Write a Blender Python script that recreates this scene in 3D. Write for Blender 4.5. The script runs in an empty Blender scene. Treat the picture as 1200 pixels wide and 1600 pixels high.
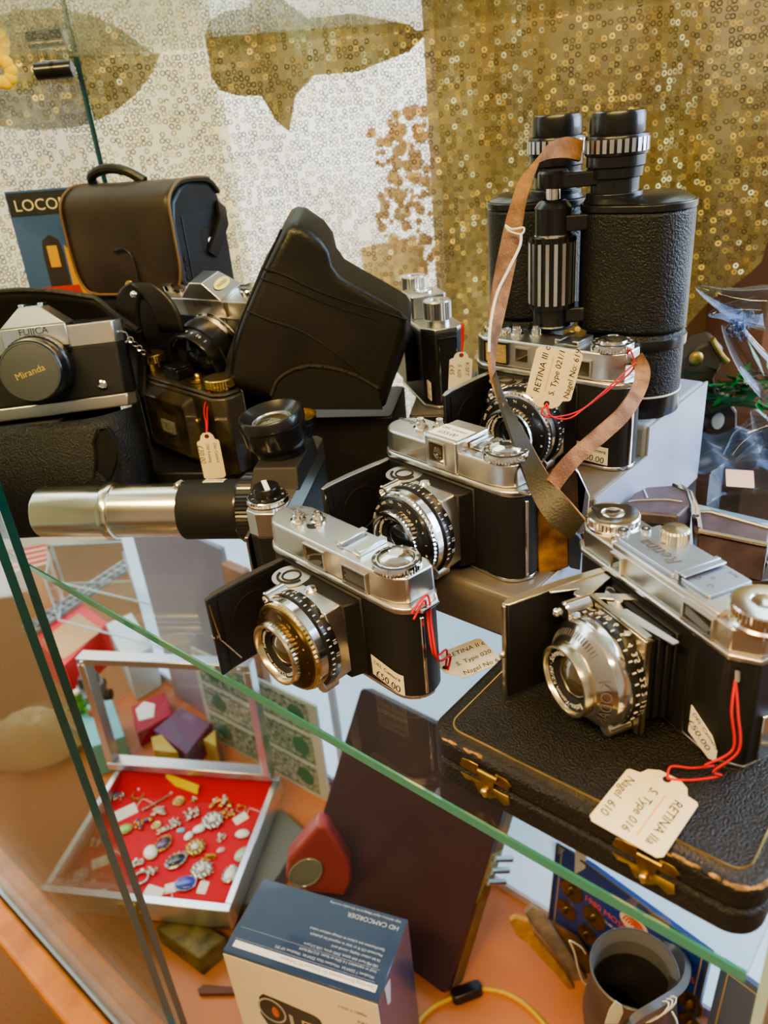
import bpy, bmesh, math, random
from mathutils import Vector, Matrix
random.seed(7)
PI = math.pi
R = math.radians
SC = bpy.context.scene
COL = SC.collection
V = Vector
FLOOR = 1.19            # height of the upper display shelf above the shop floor

# ------------------------------------------------------------------ camera
F, PIT, ROL, CH = 1215.0, R(27.3), R(-5.5), .312
_f = V((0, math.cos(PIT), -math.sin(PIT))); _r = V((1, 0, 0)); _u = V((0, math.sin(PIT), math.cos(PIT)))
CR = math.cos(ROL) * _r + math.sin(ROL) * _u
CU = -math.sin(ROL) * _r + math.cos(ROL) * _u
CW = _f
def ray(u, v): return (u - 600) / F * CR - (v - 800) / F * CU + CW
def P(u, v, z=0.0):                       # point of the photograph on the level z
    d = ray(u, v); return V((0, 0, CH)) + d * ((z - CH) / d.z)
def PY(u, v, y):                          # point of the photograph on the upright plane y
    d = ray(u, v); return V((0, 0, CH)) + d * (y / d.y)
AX = R(-42.5)
def S(u, v, z=0.0):                       # display case frame: u along the front edge, v into the case
    return V((u * math.cos(AX) - v * math.sin(AX), u * math.sin(AX) + v * math.cos(AX), z))
cam = bpy.data.cameras.new('camera'); co = bpy.data.objects.new('camera', cam); COL.objects.link(co)
cam.sensor_fit = 'VERTICAL'; cam.sensor_height = 36; cam.lens = 36 * F / 1600; cam.clip_start = .01; cam.clip_end = 60
co.matrix_world = Matrix((( CR.x, CU.x, -CW.x, 0), (CR.y, CU.y, -CW.y, 0), (CR.z, CU.z, -CW.z, CH), (0, 0, 0, 1)))
SC.camera = co
cam.dof.use_dof = True; cam.dof.focus_distance = .50; cam.dof.aperture_fstop = 9

# ------------------------------------------------------------------ materials
def nt(name):
    m = bpy.data.materials.new(name); m.use_nodes = True
    t = m.node_tree; return m, t, t.nodes['Principled BSDF']
def mat(name, col, rough=.5, metal=0., bump=0., bs=800., var=0., vs=60., coat=0., spec=.5, emit=None, es=0., aniso=0., col2=None, trans=0., ior=1.45, sheen=0., alpha=1.):
    m, t, b = nt(name)
    n, l = t.nodes.new, t.links.new
    c = (*col, 1); b.inputs['Base Color'].default_value = c
    b.inputs['Roughness'].default_value = rough; b.inputs['Metallic'].default_value = metal
    b.inputs['Specular IOR Level'].default_value = spec; b.inputs['Coat Weight'].default_value = coat
    b.inputs['Transmission Weight'].default_value = trans; b.inputs['IOR'].default_value = ior
    b.inputs['Sheen Weight'].default_value = sheen
    if emit: b.inputs['Emission Color'].default_value = (*emit, 1); b.inputs['Emission Strength'].default_value = es
    tc = n('ShaderNodeTexCoord')
    if var or col2:
        x = n('ShaderNodeTexNoise'); x.inputs['Scale'].default_value = vs; x.inputs['Detail'].default_value = 5
        l(tc.outputs['Object'], x.inputs['Vector'])
        rp = n('ShaderNodeValToRGB'); rp.color_ramp.elements[0].position = .35; rp.color_ramp.elements[1].position = .65
        k = 1 - var
        rp.color_ramp.elements[0].color = (col[0] * k, col[1] * k, col[2] * k, 1); rp.color_ramp.elements[1].color = (*(col2 or col), 1)
        l(x.outputs['Fac'], rp.inputs['Fac']); l(rp.outputs['Color'], b.inputs['Base Color'])
        mr = n('ShaderNodeMapRange'); mr.inputs['To Min'].default_value = max(0, rough - .1); mr.inputs['To Max'].default_value = min(1, rough + .1)
        l(x.outputs['Fac'], mr.inputs['Value']); l(mr.outputs['Result'], b.inputs['Roughness'])
    if bump:
        x = n('ShaderNodeTexNoise'); x.inputs['Scale'].default_value = bs; x.inputs['Detail'].default_value = 3
        l(tc.outputs['Object'], x.inputs['Vector'])
        bp = n('ShaderNodeBump'); bp.inputs['Strength'].default_value = bump; bp.inputs['Distance'].default_value = .0015
        l(x.outputs['Fac'], bp.inputs['Height']); l(bp.outputs['Normal'], b.inputs['Normal'])
    return m
def glass_mat(name, tint, edge=False, refl=1.0, rough=.0):
    # thin clear glass: see-through with mirror-like reflection that grows at grazing angles
    m, t, b = nt(name); n, l = t.nodes.new, t.links.new; t.nodes.remove(b)
    g = n('ShaderNodeNewGeometry'); dt = n('ShaderNodeVectorMath'); dt.operation = 'DOT_PRODUCT'
    l(g.outputs['Incoming'], dt.inputs[0]); l(g.outputs['Normal'], dt.inputs[1])
    ab = n('ShaderNodeMath'); ab.operation = 'ABSOLUTE'; l(dt.outputs['Value'], ab.inputs[0])
    s = n('ShaderNodeMath'); s.operation = 'SUBTRACT'; s.inputs[0].default_value = 1; s.use_clamp = True; l(ab.outputs[0], s.inputs[1])
    p = n('ShaderNodeMath'); p.operation = 'POWER'; p.inputs[1].default_value = 5; l(s.outputs[0], p.inputs[0])
    ma = n('ShaderNodeMath'); ma.operation = 'MULTIPLY_ADD'; ma.inputs[1].default_value = .93 * refl; ma.inputs[2].default_value = .045 * refl; ma.use_clamp = True
    l(p.outputs[0], ma.inputs[0])
    tr = n('ShaderNodeBsdfTransparent'); tr.inputs[0].default_value = (*tint, 1)
    gl = n('ShaderNodeBsdfGlossy'); gl.inputs['Roughness'].default_value = rough
    mx = n('ShaderNodeMixShader'); l(ma.outputs[0], mx.inputs[0]); l(tr.outputs[0], mx.inputs[1]); l(gl.outputs[0], mx.inputs[2])
    l(mx.outputs[0], t.nodes['Material Output'].inputs[0]); return m
CHR = mat('satin_chrome', (.66, .64, .60), .30, 1, bump=.04, bs=3000)
CHB = mat('bright_chrome', (.80, .79, .77), .14, 1)
CHG = mat('warm_chrome', (.70, .64, .48), .24, 1)
GOLD = mat('gilt', (.75, .55, .22), .28, 1)
BRASS = mat('old_brass', (.50, .34, .10), .40, 1, var=.45, vs=120)
BLK = mat('black_enamel', (.012, .012, .014), .28, coat=.3)
BLKM = mat('matt_black', (.010, .010, .011), .62)
LEA = mat('black_grained_leatherette', (.014, .014, .016), .42, bump=.35, bs=2600)
LEAB = mat('black_pebbled_leather', (.013, .013, .015), .38, bump=.8, bs=650)
LEAS = mat('smooth_black_leather', (.020, .018, .017), .36, bump=.22, bs=420, var=.3, vs=20)
LEABR = mat('dark_brown_leather', (.040, .030, .024), .40, bump=.12, bs=900, var=.35, vs=14, col2=(.050, .038, .028))
LEAG = mat('grey_black_leather', (.022, .023, .027), .36, bump=.12, bs=900, var=.3, vs=18)
SUEDE = mat('tan_strap_leather', (.27, .125, .06), .8, bump=.6, bs=900, var=.4, vs=90, col2=(.36, .19, .10))
STRAPB = mat('olive_black_strap_leather', (.030, .026, .016), .42, bump=.2, bs=700)
PADL = mat('brown_case_leather', (.075, .050, .035), .42, bump=.15, bs=500, var=.3)
TAN = mat('worn_tan_leather', (.32, .13, .03), .5, var=.6, vs=45, col2=(.50, .27, .06), bump=.2, bs=400)
OLD = mat('worn_brown_black_enamel', (.030, .024, .014), .36, var=.5, vs=50, col2=(.048, .038, .022), coat=.3)
ALU = mat('turned_aluminium', (.82, .78, .66), .20, 1, bump=.05, bs=1500)
LENS = mat('coated_lens_glass', (.010, .012, .020), .02, coat=1, spec=.8)
LENSP = mat('amber_lens_glass', (.05, .04, .02), .04, coat=1, spec=.9)
WIN = mat('viewfinder_glass', (.045, .04, .028), .06, coat=1)
AMB = mat('amber_meter_window', (.36, .28, .14), .25, bump=.9, bs=500)
CREAM = mat('cream_card', (.82, .72, .46), .7, var=.06, vs=80)
WHITE = mat('white_paper', (.80, .78, .74), .7)
BUFF = mat('buff_sticker', (.76, .68, .55), .7)
INK = mat('dark_ink', (.02, .015, .012), .7)
INKG = mat('grey_ink', (.12, .11, .12), .7)
INKW = mat('white_enamel_fill', (.85, .84, .80), .5)
INKY = mat('gilt_lettering', (.80, .55, .16), .4, .4)
INKR = mat('red_ink', (.55, .05, .03), .6)
INKO = mat('orange_ruled_line', (.85, .42, .08), .6)
REDS = mat('red_cotton_string', (.62, .02, .03), .75, bump=.5, bs=2500)
WSTR = mat('white_cotton_string', (.75, .73, .68), .8)
RISER = mat('grey_plastic_riser', (.135, .122, .112), .34, bump=.05, bs=300)
RISW = mat('daylit_plastic_riser', (.36, .41, .52), .30)  # daylight blue put into the colour of the riser side and back step
TRAY = mat('black_plastic_block', (.013, .013, .014), .45)
CASEL = mat('black_embossed_leather', (.012, .010, .008), .36, bump=.9, bs=900, var=.3, vs=40, spec=.55)
CASET = mat('worn_tan_edge', (.36, .18, .06), .6, var=.6, vs=200, col2=(.45, .26, .09))
STEEL = mat('brushed_aluminium', (.72, .73, .78), .30, 1)
RED = mat('red_felt', (.60, .008, .022), .85, sheen=.5, bump=.2, bs=1500)
WOOD = mat('orange_wood', (.56, .20, .04), .42, var=.25, vs=18, col2=(.64, .25, .06))
DECK = mat('orange_brown_laminate', (.52, .20, .085), .40, var=.08, vs=6)
BROWN = mat('dark_brown_board', (.055, .026, .028), .38, var=.2, vs=8, bump=.05, bs=200)
TANW = mat('tan_wood', (.26, .16, .07), .5, var=.4, vs=40)
PEW = mat('dull_pewter', (.17, .16, .15), .45, .75, var=.3, vs=25)
PEWI = mat('pewter_inside', (.36, .36, .36), .5, .6)
GLS = glass_mat('shelf_glass', (.93, .97, .955))
GLD = glass_mat('door_glass', (.90, .94, .91), refl=1.0)
GLU = glass_mat('upper_shelf_glass', (.90, .95, .92))
GLP = glass_mat('clear_acrylic', (.95, .96, .98), refl=.9)
CRY = glass_mat('crystal_glass', (.80, .85, .92), refl=1.0)
GEDGE = mat('green_glass_edge', (.075, .31, .265), .12, coat=1, trans=.3)
GEDGD = mat('dark_green_glass_edge', (.010, .060, .050), .10, coat=1)
GEDGL = mat('aqua_glass_edge', (.45, .62, .62), .12, coat=1, trans=.2)

# ------------------------------------------------------------------ mesh builder
class MB:
    def __init__(s): s.bm = bmesh.new(); s.mi = 0; s.M = Matrix()
    def _add(s, vs, fs, M=None, smooth=True):
        M = s.M @ M if M is not None else s.M
        bv = [s.bm.verts.new(M @ V(v)) for v in vs]
        for f in fs:
            try: x = s.bm.faces.new([bv[i] for i in f]); x.material_index = s.mi; x.smooth = smooth
            except ValueError: pass
        return s
    def box(s, x0, x1, y0, y1, z0, z1, M=None):
        return s._add([(x, y, z) for x in (x0, x1) for y in (y0, y1) for z in (z0, z1)],
                      [(0, 1, 3, 2), (4, 6, 7, 5), (0, 4, 5, 1), (2, 3, 7, 6), (0, 2, 6, 4), (1, 5, 7, 3)], M)
    def prism(s, pts, z0, z1, M=None, top=None):
        n = len(pts); t = top or pts
        return s._add([(x, y, z0) for x, y in pts] + [(x, y, z1) for x, y in t],
                      [tuple(range(n))[::-1], tuple(range(n, 2 * n))] + [(i, (i + 1) % n, n + (i + 1) % n, n + i) for i in range(n)], M)
    def lathe(s, prof, n=40, M=None, kn=None, a0=0., a1=2 * PI, cap=False):
        # prof: (radius, height[, knurl depth]); kn = knurl count
        full = abs(a1 - a0 - 2 * PI) < 1e-6
        m = n if full else n + 1
        vs, fs = [], []
        for p in prof:
            for i in range(m):
                a = a0 + (a1 - a0) * i / n
                r = p[0] - (p[2] if len(p) > 2 and i % 2 else 0)
                vs.append((r * math.cos(a), r * math.sin(a), p[1]))
        for j in range(len(prof) - 1):
            for i in range(n):
                k = (i + 1) % m
                fs.append((j * m + i, j * m + k, (j + 1) * m + k, (j + 1) * m + i))
        if full and cap:
            if prof[0][0] > 1e-6: fs.append(tuple(range(m))[::-1])
            if prof[-1][0] > 1e-6: fs.append(tuple(range((len(prof) - 1) * m, len(prof) * m)))
        s._add(vs, fs, M); return s
    def cyl(s, r, z0, z1, n=32, M=None, r1=None): return s.lathe([(r, z0), (r if r1 is None else r1, z1)], n, M, cap=True)
    def tube(s, pts, r, n=8, closed=False, M=None):
        pts = [V(p) for p in pts]; m = len(pts); vs, fs = [], []
        up = None
        for i, p in enumerate(pts):
            a = pts[(i - 1) % m] if (i or closed) else p; b = pts[(i + 1) % m] if (i < m - 1 or closed) else p
            d = (b - a).normalized()
            if up is None: up = d.orthogonal().normalized()
            up = (up - d * up.dot(d)).normalized(); w = d.cross(up)
            rr = r[i] if isinstance(r, (list, tuple)) else r
            for k in range(n):
                t = 2 * PI * k / n; vs.append(p + (up * math.cos(t) + w * math.sin(t)) * rr)
        for i in range(m if closed else m - 1):
            for k in range(n):
                fs.append((i * n + k, i * n + (k + 1) % n, ((i + 1) % m) * n + (k + 1) % n, ((i + 1) % m) * n + k))
        if not closed: fs += [tuple(range(n))[::-1], tuple(range((m - 1) * n, m * n))]
        return s._add(vs, fs, M)
    def ball(s, c, r, n=12, M=None, sc=(1, 1, 1)):
        pr = [(max(1e-7, r * math.sin(PI * i / n)), -r * math.cos(PI * i / n)) for i in range(n + 1)]
        T = Matrix.Translation(c) @ Matrix.Diagonal((*sc, 1))
        return s.lathe(pr, n * 2, M @ T if M is not None else T)
    def grid(s, fn, nu, nv, M=None):
        return s._add([fn(i / nu, j / nv) for j in range(nv + 1) for i in range(nu + 1)],
                      [(j * (nu + 1) + i, j * (nu + 1) + i + 1, (j + 1) * (nu + 1) + i + 1, (j + 1) * (nu + 1) + i) for j in range(nv) for i in range(nu)], M)
    def strip(s, pts, wv, th, M=None):       # flat strap: centre points, width vectors (half), thickness
        vs, fs = [], []; m = len(pts)
        for i, (p, w) in enumerate(zip(pts, wv)):
            p, w = V(p), V(w); d = (V(pts[min(i + 1, m - 1)]) - V(pts[max(i - 1, 0)])).normalized()
            nn = d.cross(w).normalized() * th / 2
            vs += [p - w - nn, p + w - nn, p + w + nn, p - w + nn]
        for i in range(m - 1):
            for k in range(4): fs.append((i * 4 + k, i * 4 + (k + 1) % 4, i * 4 + 4 + (k + 1) % 4, i * 4 + 4 + k))
        fs += [(3, 2, 1, 0), (m * 4 - 4, m * 4 - 3, m * 4 - 2, m * 4 - 1)]
        return s._add(vs, fs, M)
    def text(s, st, size, fn=None, M=None, ax='C', sh=0.):
        vs, fs, w = glyphs(st)
        o = {'C': w / 2, 'L': 0, 'R': w}[ax]
        q = [((x - o + sh * y) * size, (y - .35) * size) for x, y in vs]
        s._add([fn(x, y) if fn else (x, y, 0) for x, y in q], fs, M, False); return s
_G = {}
def glyphs(st):
    if st not in _G:
        c = bpy.data.curves.new('t', 'FONT'); c.body = st; c.size = 1; c.resolution_u = 3
        o = bpy.data.objects.new('t', c); COL.objects.link(o)
        dg = bpy.context.evaluated_depsgraph_get(); me = o.evaluated_get(dg).to_mesh()
        vs = [(v.co.x, v.co.y) for v in me.vertices]; fs = [tuple(p.vertices) for p in me.polygons]
        o.evaluated_get(dg).to_mesh_clear(); bpy.data.objects.remove(o); bpy.data.curves.remove(c)
        _G[st] = (vs, fs, max([v[0] for v in vs] or [0]))
    return _G[st]
def spl(pts, k=6, closed=False):              # Catmull-Rom through points
    pts = [V(p) for p in pts]; n = len(pts); out = []
    for i in range(n if closed else n - 1):
        g = lambda j: pts[j % n] if closed else pts[min(max(j, 0), n - 1)]
        a, b, c, d = g(i - 1), g(i), g(i + 1), g(i + 2)
        for t in range(k):
            t /= k; out.append(.5 * ((2 * b) + (c - a) * t + (2 * a - 5 * b + 4 * c - d) * t * t + (3 * b - a - 3 * c + d) * t ** 3))
    if not closed: out.append(pts[-1])
    return out
def rrect(x0, x1, y0, y1, r, n=5):
    o = []
    for cx, cy, a in ((x1 - r, y1 - r, 0), (x0 + r, y1 - r, 90), (x0 + r, y0 + r, 180), (x1 - r, y0 + r, 270)):
        for i in range(n + 1):
            t = R(a + 90 * i / n); o.append((cx + r * math.cos(t), cy + r * math.sin(t)))
    return o
def obj(name, mb, mats, parent=None, bev=0, seg=2, ang=35, kind=None, sub=0):
    me = bpy.data.meshes.new(name); bmesh.ops.recalc_face_normals(mb.bm, faces=mb.bm.faces); mb.bm.to_mesh(me); mb.bm.free()
    for m in (mats if isinstance(mats, (list, tuple)) else [mats]): me.materials.append(m)
    try: me.set_sharp_from_angle(angle=R(ang))
    except Exception: pass
    o = bpy.data.objects.new(name, me); COL.objects.link(o)
    if parent is not None: o.parent = parent
    if bev:
        b = o.modifiers.new('b', 'BEVEL'); b.width = bev; b.segments = seg; b.limit_method = 'ANGLE'; b.angle_limit = R(40); b.harden_normals = False
    if sub: b = o.modifiers.new('s', 'SUBSURF'); b.levels = sub; b.render_levels = sub
    if kind: o['kind'] = kind
    return o
def tag(o, label, cat, group=None, kind=None):
    o['label'] = label; o['category'] = cat
    if group: o['group'] = group
    if kind: o['kind'] = kind
    return o
def thing(name, label, cat, loc=(0, 0, 0), yaw=0, group=None, pit=0, rol=0):
    o = bpy.data.objects.new(name, None); COL.objects.link(o); o.empty_display_size = .02
    o.matrix_world = Matrix.Translation(loc) @ Matrix.Rotation(yaw, 4, 'Z') @ Matrix.Rotation(pit, 4, 'X') @ Matrix.Rotation(rol, 4, 'Y')
    return tag(o, label, cat, group)
T3 = Matrix.Translation
RX = lambda a: Matrix.Rotation(R(a), 4, 'X')
RY = lambda a: Matrix.Rotation(R(a), 4, 'Y')
RZ = lambda a: Matrix.Rotation(R(a), 4, 'Z')
def frame(o, x, y):                            # matrix with x axis x, y axis near y, at o
    x = V(x).normalized(); z = x.cross(V(y)).normalized(); y = z.cross(x)
    return Matrix(((x.x, y.x, z.x, o[0]), (x.y, y.y, z.y, o[1]), (x.z, y.z, z.z, o[2]), (0, 0, 0, 1)))
def ringtext(mb, items, r, ax, size, M, a0, step, face=False, flip=False):
    # numerals round a lens ring; on its side (face=False) or its front face
    for i, t in enumerate(items):
        a = a0 + i * step
        if face: fn = lambda x, y, a=a: ((r + y) * math.cos(a - x / r), (r + y) * math.sin(a - x / r), ax)
        else: fn = lambda x, y, a=a: ((r + .0002) * math.cos(a - (x if not flip else -x) / r), (r + .0002) * math.sin(a - (x if not flip else -x) / r), ax + (y if not flip else -y))
        mb.text(t, size, fn, M)
# ------------------------------------------------------------------ folding cameras
def stadium(hl, y0, y1, off=0., n=10, right=True):
    r = (y1 - y0) / 2 + off; cy = (y0 + y1) / 2; h = hl + off - r; o = []
    for i in range(n + 1):
        t = R(90 + 180 * i / n); o.append((-h + r * math.cos(t), cy + r * math.sin(t)))
    if right:
        for i in range(n + 1):
            t = R(-90 + 180 * i / n); o.append((h + r * math.cos(t), cy + r * math.sin(t)))
    return o
Y0, Y1 = -.0145, .0175
def front_y(x, hl):
    r = (Y1 - Y0) / 2; cy = (Y0 + Y1) / 2; h = hl - r
    return Y0 if abs(x) < h else cy - math.sqrt(max(1e-9, r * r - (abs(x) - h) ** 2))
LM = lambda y, z, x=0: T3((x, y, z)) @ RX(90)       # lathe axis pointing out of the front
def lens_unit(t, gold, numerals=True):
    # shutter and lens in front of the standard, axis at z=.033
    A = LM(-.036, .033)
    m = MB(); m.lathe([(.010, 0), (.0305, 0), (.0312, .0012), (.0312, .0075), (.0300, .0082), (.020, .0082)], 72, A)
    sh = obj('distance_ring', m, BLK, t)
    m = MB(); ringtext(m, ['30', '15', '10', '8', '6', '5', '4', '3.5', '3', '2.5', '22', '16', '11', '8', '5.6', '4'], .0312, .0022, .0034, A, R(-10), R(15))
    for i in range(32): a = R(-20 + 7.5 * i); m.box(-.0003, .0003, -.0009, .0009, 0, .0003, A @ Matrix.Rotation(a, 4, 'Z') @ T3((.0312, 0, .0060)) @ RY(90) @ RZ(90))
    obj('scale_numbers', m, INKW, sh)
    m = MB(); m.lathe([(.018, .0080), (.0290, .0080), (.0295, .0085), (.0295, .0135, .0), (.0285, .0142), (.018, .0142)], 72, A)
    obj('shutter_ring', m, CHB, t)
    m = MB(); m.lathe([(.018, .0140), (.0287, .0140, .0007), (.0287, .0162, .0007), (.0270, .0166), (.018, .0166)], 120, A)
    obj('knurled_ring', m, GOLD if gold else CHB, t)
    m = MB(); m.lathe([(.015, .0160), (.0268, .0166), (.0262, .0180), (.0225, .0200), (.015, .0200)], 72, A)
    fr = obj('speed_ring', m, mat('bronze_ring', (.075, .048, .018), .3, .8) if gold else BLK, t)
    m = MB(); ringtext(m, ['500', '250', '100', '50', '25', '10', '5', '2', '1', 'B'], .0243, .0193, .0036, A, R(160), R(-19), True)
    obj('speed_numbers', m, GOLD if gold else INKW, fr)
    m = MB(); m.lathe([(.0130, .0150), (.0196, .0195, .0004), (.0200, .0205, .0005), (.0200, .0245, .0005), (.0200, .0246), (.0197, .0262), (.0183, .0262), (.0180, .0240), (.0168, .0225)], 96, A)
    fb = obj('filter_ring', m, CHG if gold else CHB, t)
    m = MB(); m.lathe([(.0172, .0226), (.0140, .0205), (.0118, .0190), (.0100, .0186)], 60, A)
    lb = obj('lens_barrel', m, BLKM, t)
    m = MB()
    st = '· Xenon f:2,0/50 mm · Schneider-Kreuznach'
    vs = glyphs(st)[2]; sz = 2 * PI * .0146 * .80 / vs
    m.text(st, sz, lambda x, y: ((.0152 + y) * math.cos(R(200) - x / .0152 + 0), (.0152 + y) * math.sin(R(200) - x / .0152), .0224), A)
    obj('lens_engraving', m, INKW, lb)
    m = MB(); m.lathe([(.0108, .0186), (.0090, .0206), (.0060, .0220), (.0030, .0226), (1e-6, .0228)], 40, A)
    obj('lens_glass', m, LENSP if gold else LENS, lb)
    m = MB(); m.lathe([(.0118, .0186), (.0122, .0196), (.0108, .0199)], 40, A)
    obj('retaining_ring', m, CHB, lb)
def numeral_dial(t, x, y, z, r=.0145, name='film_dial'):
    M = T3((x, y, z)); m = MB()
    m.lathe([(r, 0, .0006), (r, .0042, .0006), (r - .0006, .0048), (r - .0030, .0052), (r - .0042, .0052), (r - .0048, .0066), (r - .0080, .0082), (.0045, .0086), (.0038, .0080), (1e-6, .0080)], 88, M)
    d = obj(name, m, CHB, t)
    m = MB(); m.lathe([(r - .0042, .00525), (r - .0008, .0050)], 60, M); rg = obj('number_ring', m, mat('dark_dial_ring', (.03, .03, .03), .4), d)
    m = MB(); ringtext(m, ['36', '32', '28', '24', '20', '16', '12', '8', '4', 'X', '200', '100'], r - .0023, .0056, .0026, M, 0, R(-30), True); obj('dial_numbers', m, INKW, d)
def pin(t, x, y, z, s=1., name='release_button'):
    m = MB(); m.lathe([(.0052 * s, 0), (.0052 * s, .0012), (.0036 * s, .0018), (.0034 * s, .0048), (.0026 * s, .0052), (.0024 * s, .0072), (.0012 * s, .0072), (.0012 * s, .0062), (1e-6, .0062)], 24, T3((x, y, z)))
    return obj(name, m, CHB, t)
def shoe(t, x0, x1, y0, y1, z):
    m = MB(); m.box(x0, x1, y0, y1, z, z + .0006)
    for a, b in ((x0, x0 + .005), (x1 - .005, x1)):
        m.box(a, b, y0, y1, z + .0022, z + .0034); 
        if a == x0: m.box(a, a + .0015, y0, y1, z, z + .003)
        else: m.box(b - .0015, b, y0, y1, z, z + .003)
    return obj('accessory_shoe', m, CHR, t, .0003, 1)
def window_(t, x0, x1, z0, z1, y, glass=WIN, name='viewfinder_window', fm=CHR):
    m = MB(); e = .0011
    for a in ((x0 - e, x1 + e, z0 - e, z0), (x0 - e, x1 + e, z1, z1 + e), (x0 - e, x0, z0, z1), (x1, x1 + e, z0, z1)): m.box(a[0], a[1], y - .0011, y + .001, a[2], a[3])
    w = obj(name, m, fm, t)
    m = MB(); m.box(x0, x1, y - .0003, y + .001, z0, z1); obj('glass', m, glass, w); return w
def sticker(t, x0, x1, z0, z1, hl, lines, mt, skew=0.):
    fn = lambda x, z: (x, front_y(x, hl) - .0004, z)
    m = MB(); m.grid(lambda u, v: fn(x0 + (x1 - x0) * u, z0 + (z1 - z0) * v - skew * (u - .5)), 14, 2)
    s = obj('price_sticker', m, mt, t); m = MB(); n = len(lines)
    for i, (tx, sz) in enumerate(lines):
        zc = z1 - (z1 - z0) * (i + .5) / n
        m.text(tx, sz, lambda x, y: tuple(V(fn((x0 + x1) / 2 + x, zc + y - skew * x / (x1 - x0))) + V((0, -.0003, 0))), None, 'C', .15)
    obj('handwriting', m, INK, s)
def folding(label, pos, yaw, hl, variant, gold=False):
    t = thing('folding_camera', label, 'camera', pos, yaw)
    st = stadium(hl, Y0, Y1)
    m = MB(); m.prism(st, .003, .062); obj('body', m, LEA, t)
    m = MB(); m.prism(stadium(hl, Y0, Y1, -.0002), 0, .0031); obj('base_plate', m, CHB, t, .0008, 2)
    zt = .083 if variant != 'c3' else .086
    # top housing: flange that follows the body, upper deck round at the left, faceted at the right
    m = MB(); m.prism(stadium(hl, Y0, Y1, .0010), .0615, .0660)
    fl = stadium(hl, Y0, Y1, -.0004, right=False); h = hl
    up = fl + [(h - .024, Y0 + .0004), (h - .012, Y0 + .0030), (h - .006, Y0 + .0078), (h - .005, Y1 - .0040), (h - .012, Y1 - .0004), (-h + .016, Y1 - .0004)]
    if variant == 'b':
        m.prism(up, .0660, zt - .0015, top=[(x * .99, y * .96) for x, y in up]); m.prism(rrect(-.0135, .0150, Y0 - .0012, Y1 - .001, .002), .0660, zt + .0055)
    else: m.prism(up, .0660, zt, top=[(x * .992, y * .96) for x, y in up])
    obj('top_housing', m, CHR, t, .0014, 3)
    # dark hinge recess and bellows
    m = MB(); m.box(-.050, .029, -.0160, -.0100, .0035, .0610); obj('front_recess', m, BLKM, t, .001, 1)
    m = MB(); m.prism([(-.024, -.0150), (.0285, -.0150), (.0245, -.0260), (-.022, -.0260)], .006, .059); obj('bellows', m, BLKM, t, .001, 1)
    # opened front door
    m = MB(); dx = -.0475 if variant != 'b' else -.053; L = .064
    pts = [(dx - .0005, -.012), (dx - .0018, -.030), (dx - .0022, -.050), (dx - .0012, -.068), (dx + .0020, -.0755), (dx + .0042, -.0752), (dx + .0030, -.066), (dx + .0026, -.050), (dx + .0030, -.030), (dx + .0035, -.012)]
    m.prism(pts, .0030, .0600); d = obj('front_door', m, LEA, t, .0006, 2)
    m = MB(); m.prism([(dx + .0031, -.014), (dx + .0028, -.050), (dx + .0034, -.068), (dx + .0040, -.068), (dx + .0034, -.050), (dx + .0037, -.014)], .0055, .0575)
    m.lathe([(.0165, 0), (.0165, .0008), (.0155, .0009), (.0150, .0002), (1e-6, .0002)], 40, T3((dx + .0034, -.045, .034)) @ RY(90))
    obj('door_lining', m, BLKM, d)
    m = MB(); m.tube([(dx + .0036, -.074, .0560), (dx + .0046, -.072, .030), (dx + .0036, -.060, .008)], .0006, 6); m.cyl(.0015, 0, .003, 12, T3((dx + .001, -.0740, .032)) @ RY(90)); obj('door_catch', m, CHB if variant != 'c3' else BLK, d)
    m = MB(); m.prism([(a, b) for a, b in pts], .0600, .0606); obj('door_rim', m, CHR if variant != 'c2' else LEABR, d, .0002, 1)
    # lens standard
    m = MB(); ol = [(-.024, .012), (-.018, .005), (.018, .005), (.0245, .012), (.0245, .050), (.0215, .0585), (-.020, .0585), (-.024, .052)]
    m.prism(ol, 0, .0145, T3((0, -.0225, 0)) @ RX(90)); sd = obj('lens_standard', m, CHR, t, .0008, 2)
    m = MB(); A = T3((-.026, -.024, .0588))
    m.lathe([(.0125, 0), (.0125, .0006), (1e-6, .0006)], 40, A); e = obj('door_link', m, CHR, t)
    m = MB(); m.tube([(.0088 * math.cos(a), .0088 * math.sin(a), .0007) for a in [R(200 + i * 16) for i in range(11)]], .0009, 6, False, A)
    m.tube([(.0058 * math.cos(a) , .0058 * math.sin(a), .0007) for a in [R(i * 20) for i in range(18)]], .0007, 6, True, A); obj('link_groove', m, INK, e)
    m = MB(); m.lathe([(.0042, 0), (.0042, .0008), (.0030, .0022), (1e-6, .0026)], 24, T3((-.004, -.0262, .0585))); obj('screw', m, CHB, t)
    m = MB(); m.lathe([(.0050, 0), (.0050, .0135), (.0042, .0142), (.0030, .0142), (.0030, .0120), (1e-6, .0120)], 24, T3((-.0215, -.034, .0555)) @ RX(90))
    m.lathe([(.0026, 0), (.0026, .010), (1e-6, .0105)], 16, T3((-.0275, -.036, .049)) @ RX(90)); obj('flash_socket', m, CHB, t)
    m = MB(); m.lathe([(.0052, 0), (.0052, .010, .0004), (.0045, .0105), (1e-6, .0105)], 32, T3((.0175, -.034, .0085)) @ RX(90)); obj('focus_knob', m, CHR, t)
    lens_unit(t, gold)
    # metal work on the end
    m = MB(); m.box(-.0013, .0013, -.0012, .0012, .004, .0585, T3((hl - .0010, -.0035, 0)) @ RZ(-12)); obj('end_bar', m, CHB, t, .0005, 1)
    m = MB(); m.tube([(hl - .003, -.008, .0655), (hl + .003, -.006, .0650), (hl + .0035, .006, .0655), (hl - .002, .010, .0660)], .0012, 8); obj('strap_lug', m, CHB, t)
    dk = .046 if variant != 'b' else .0425
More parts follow.
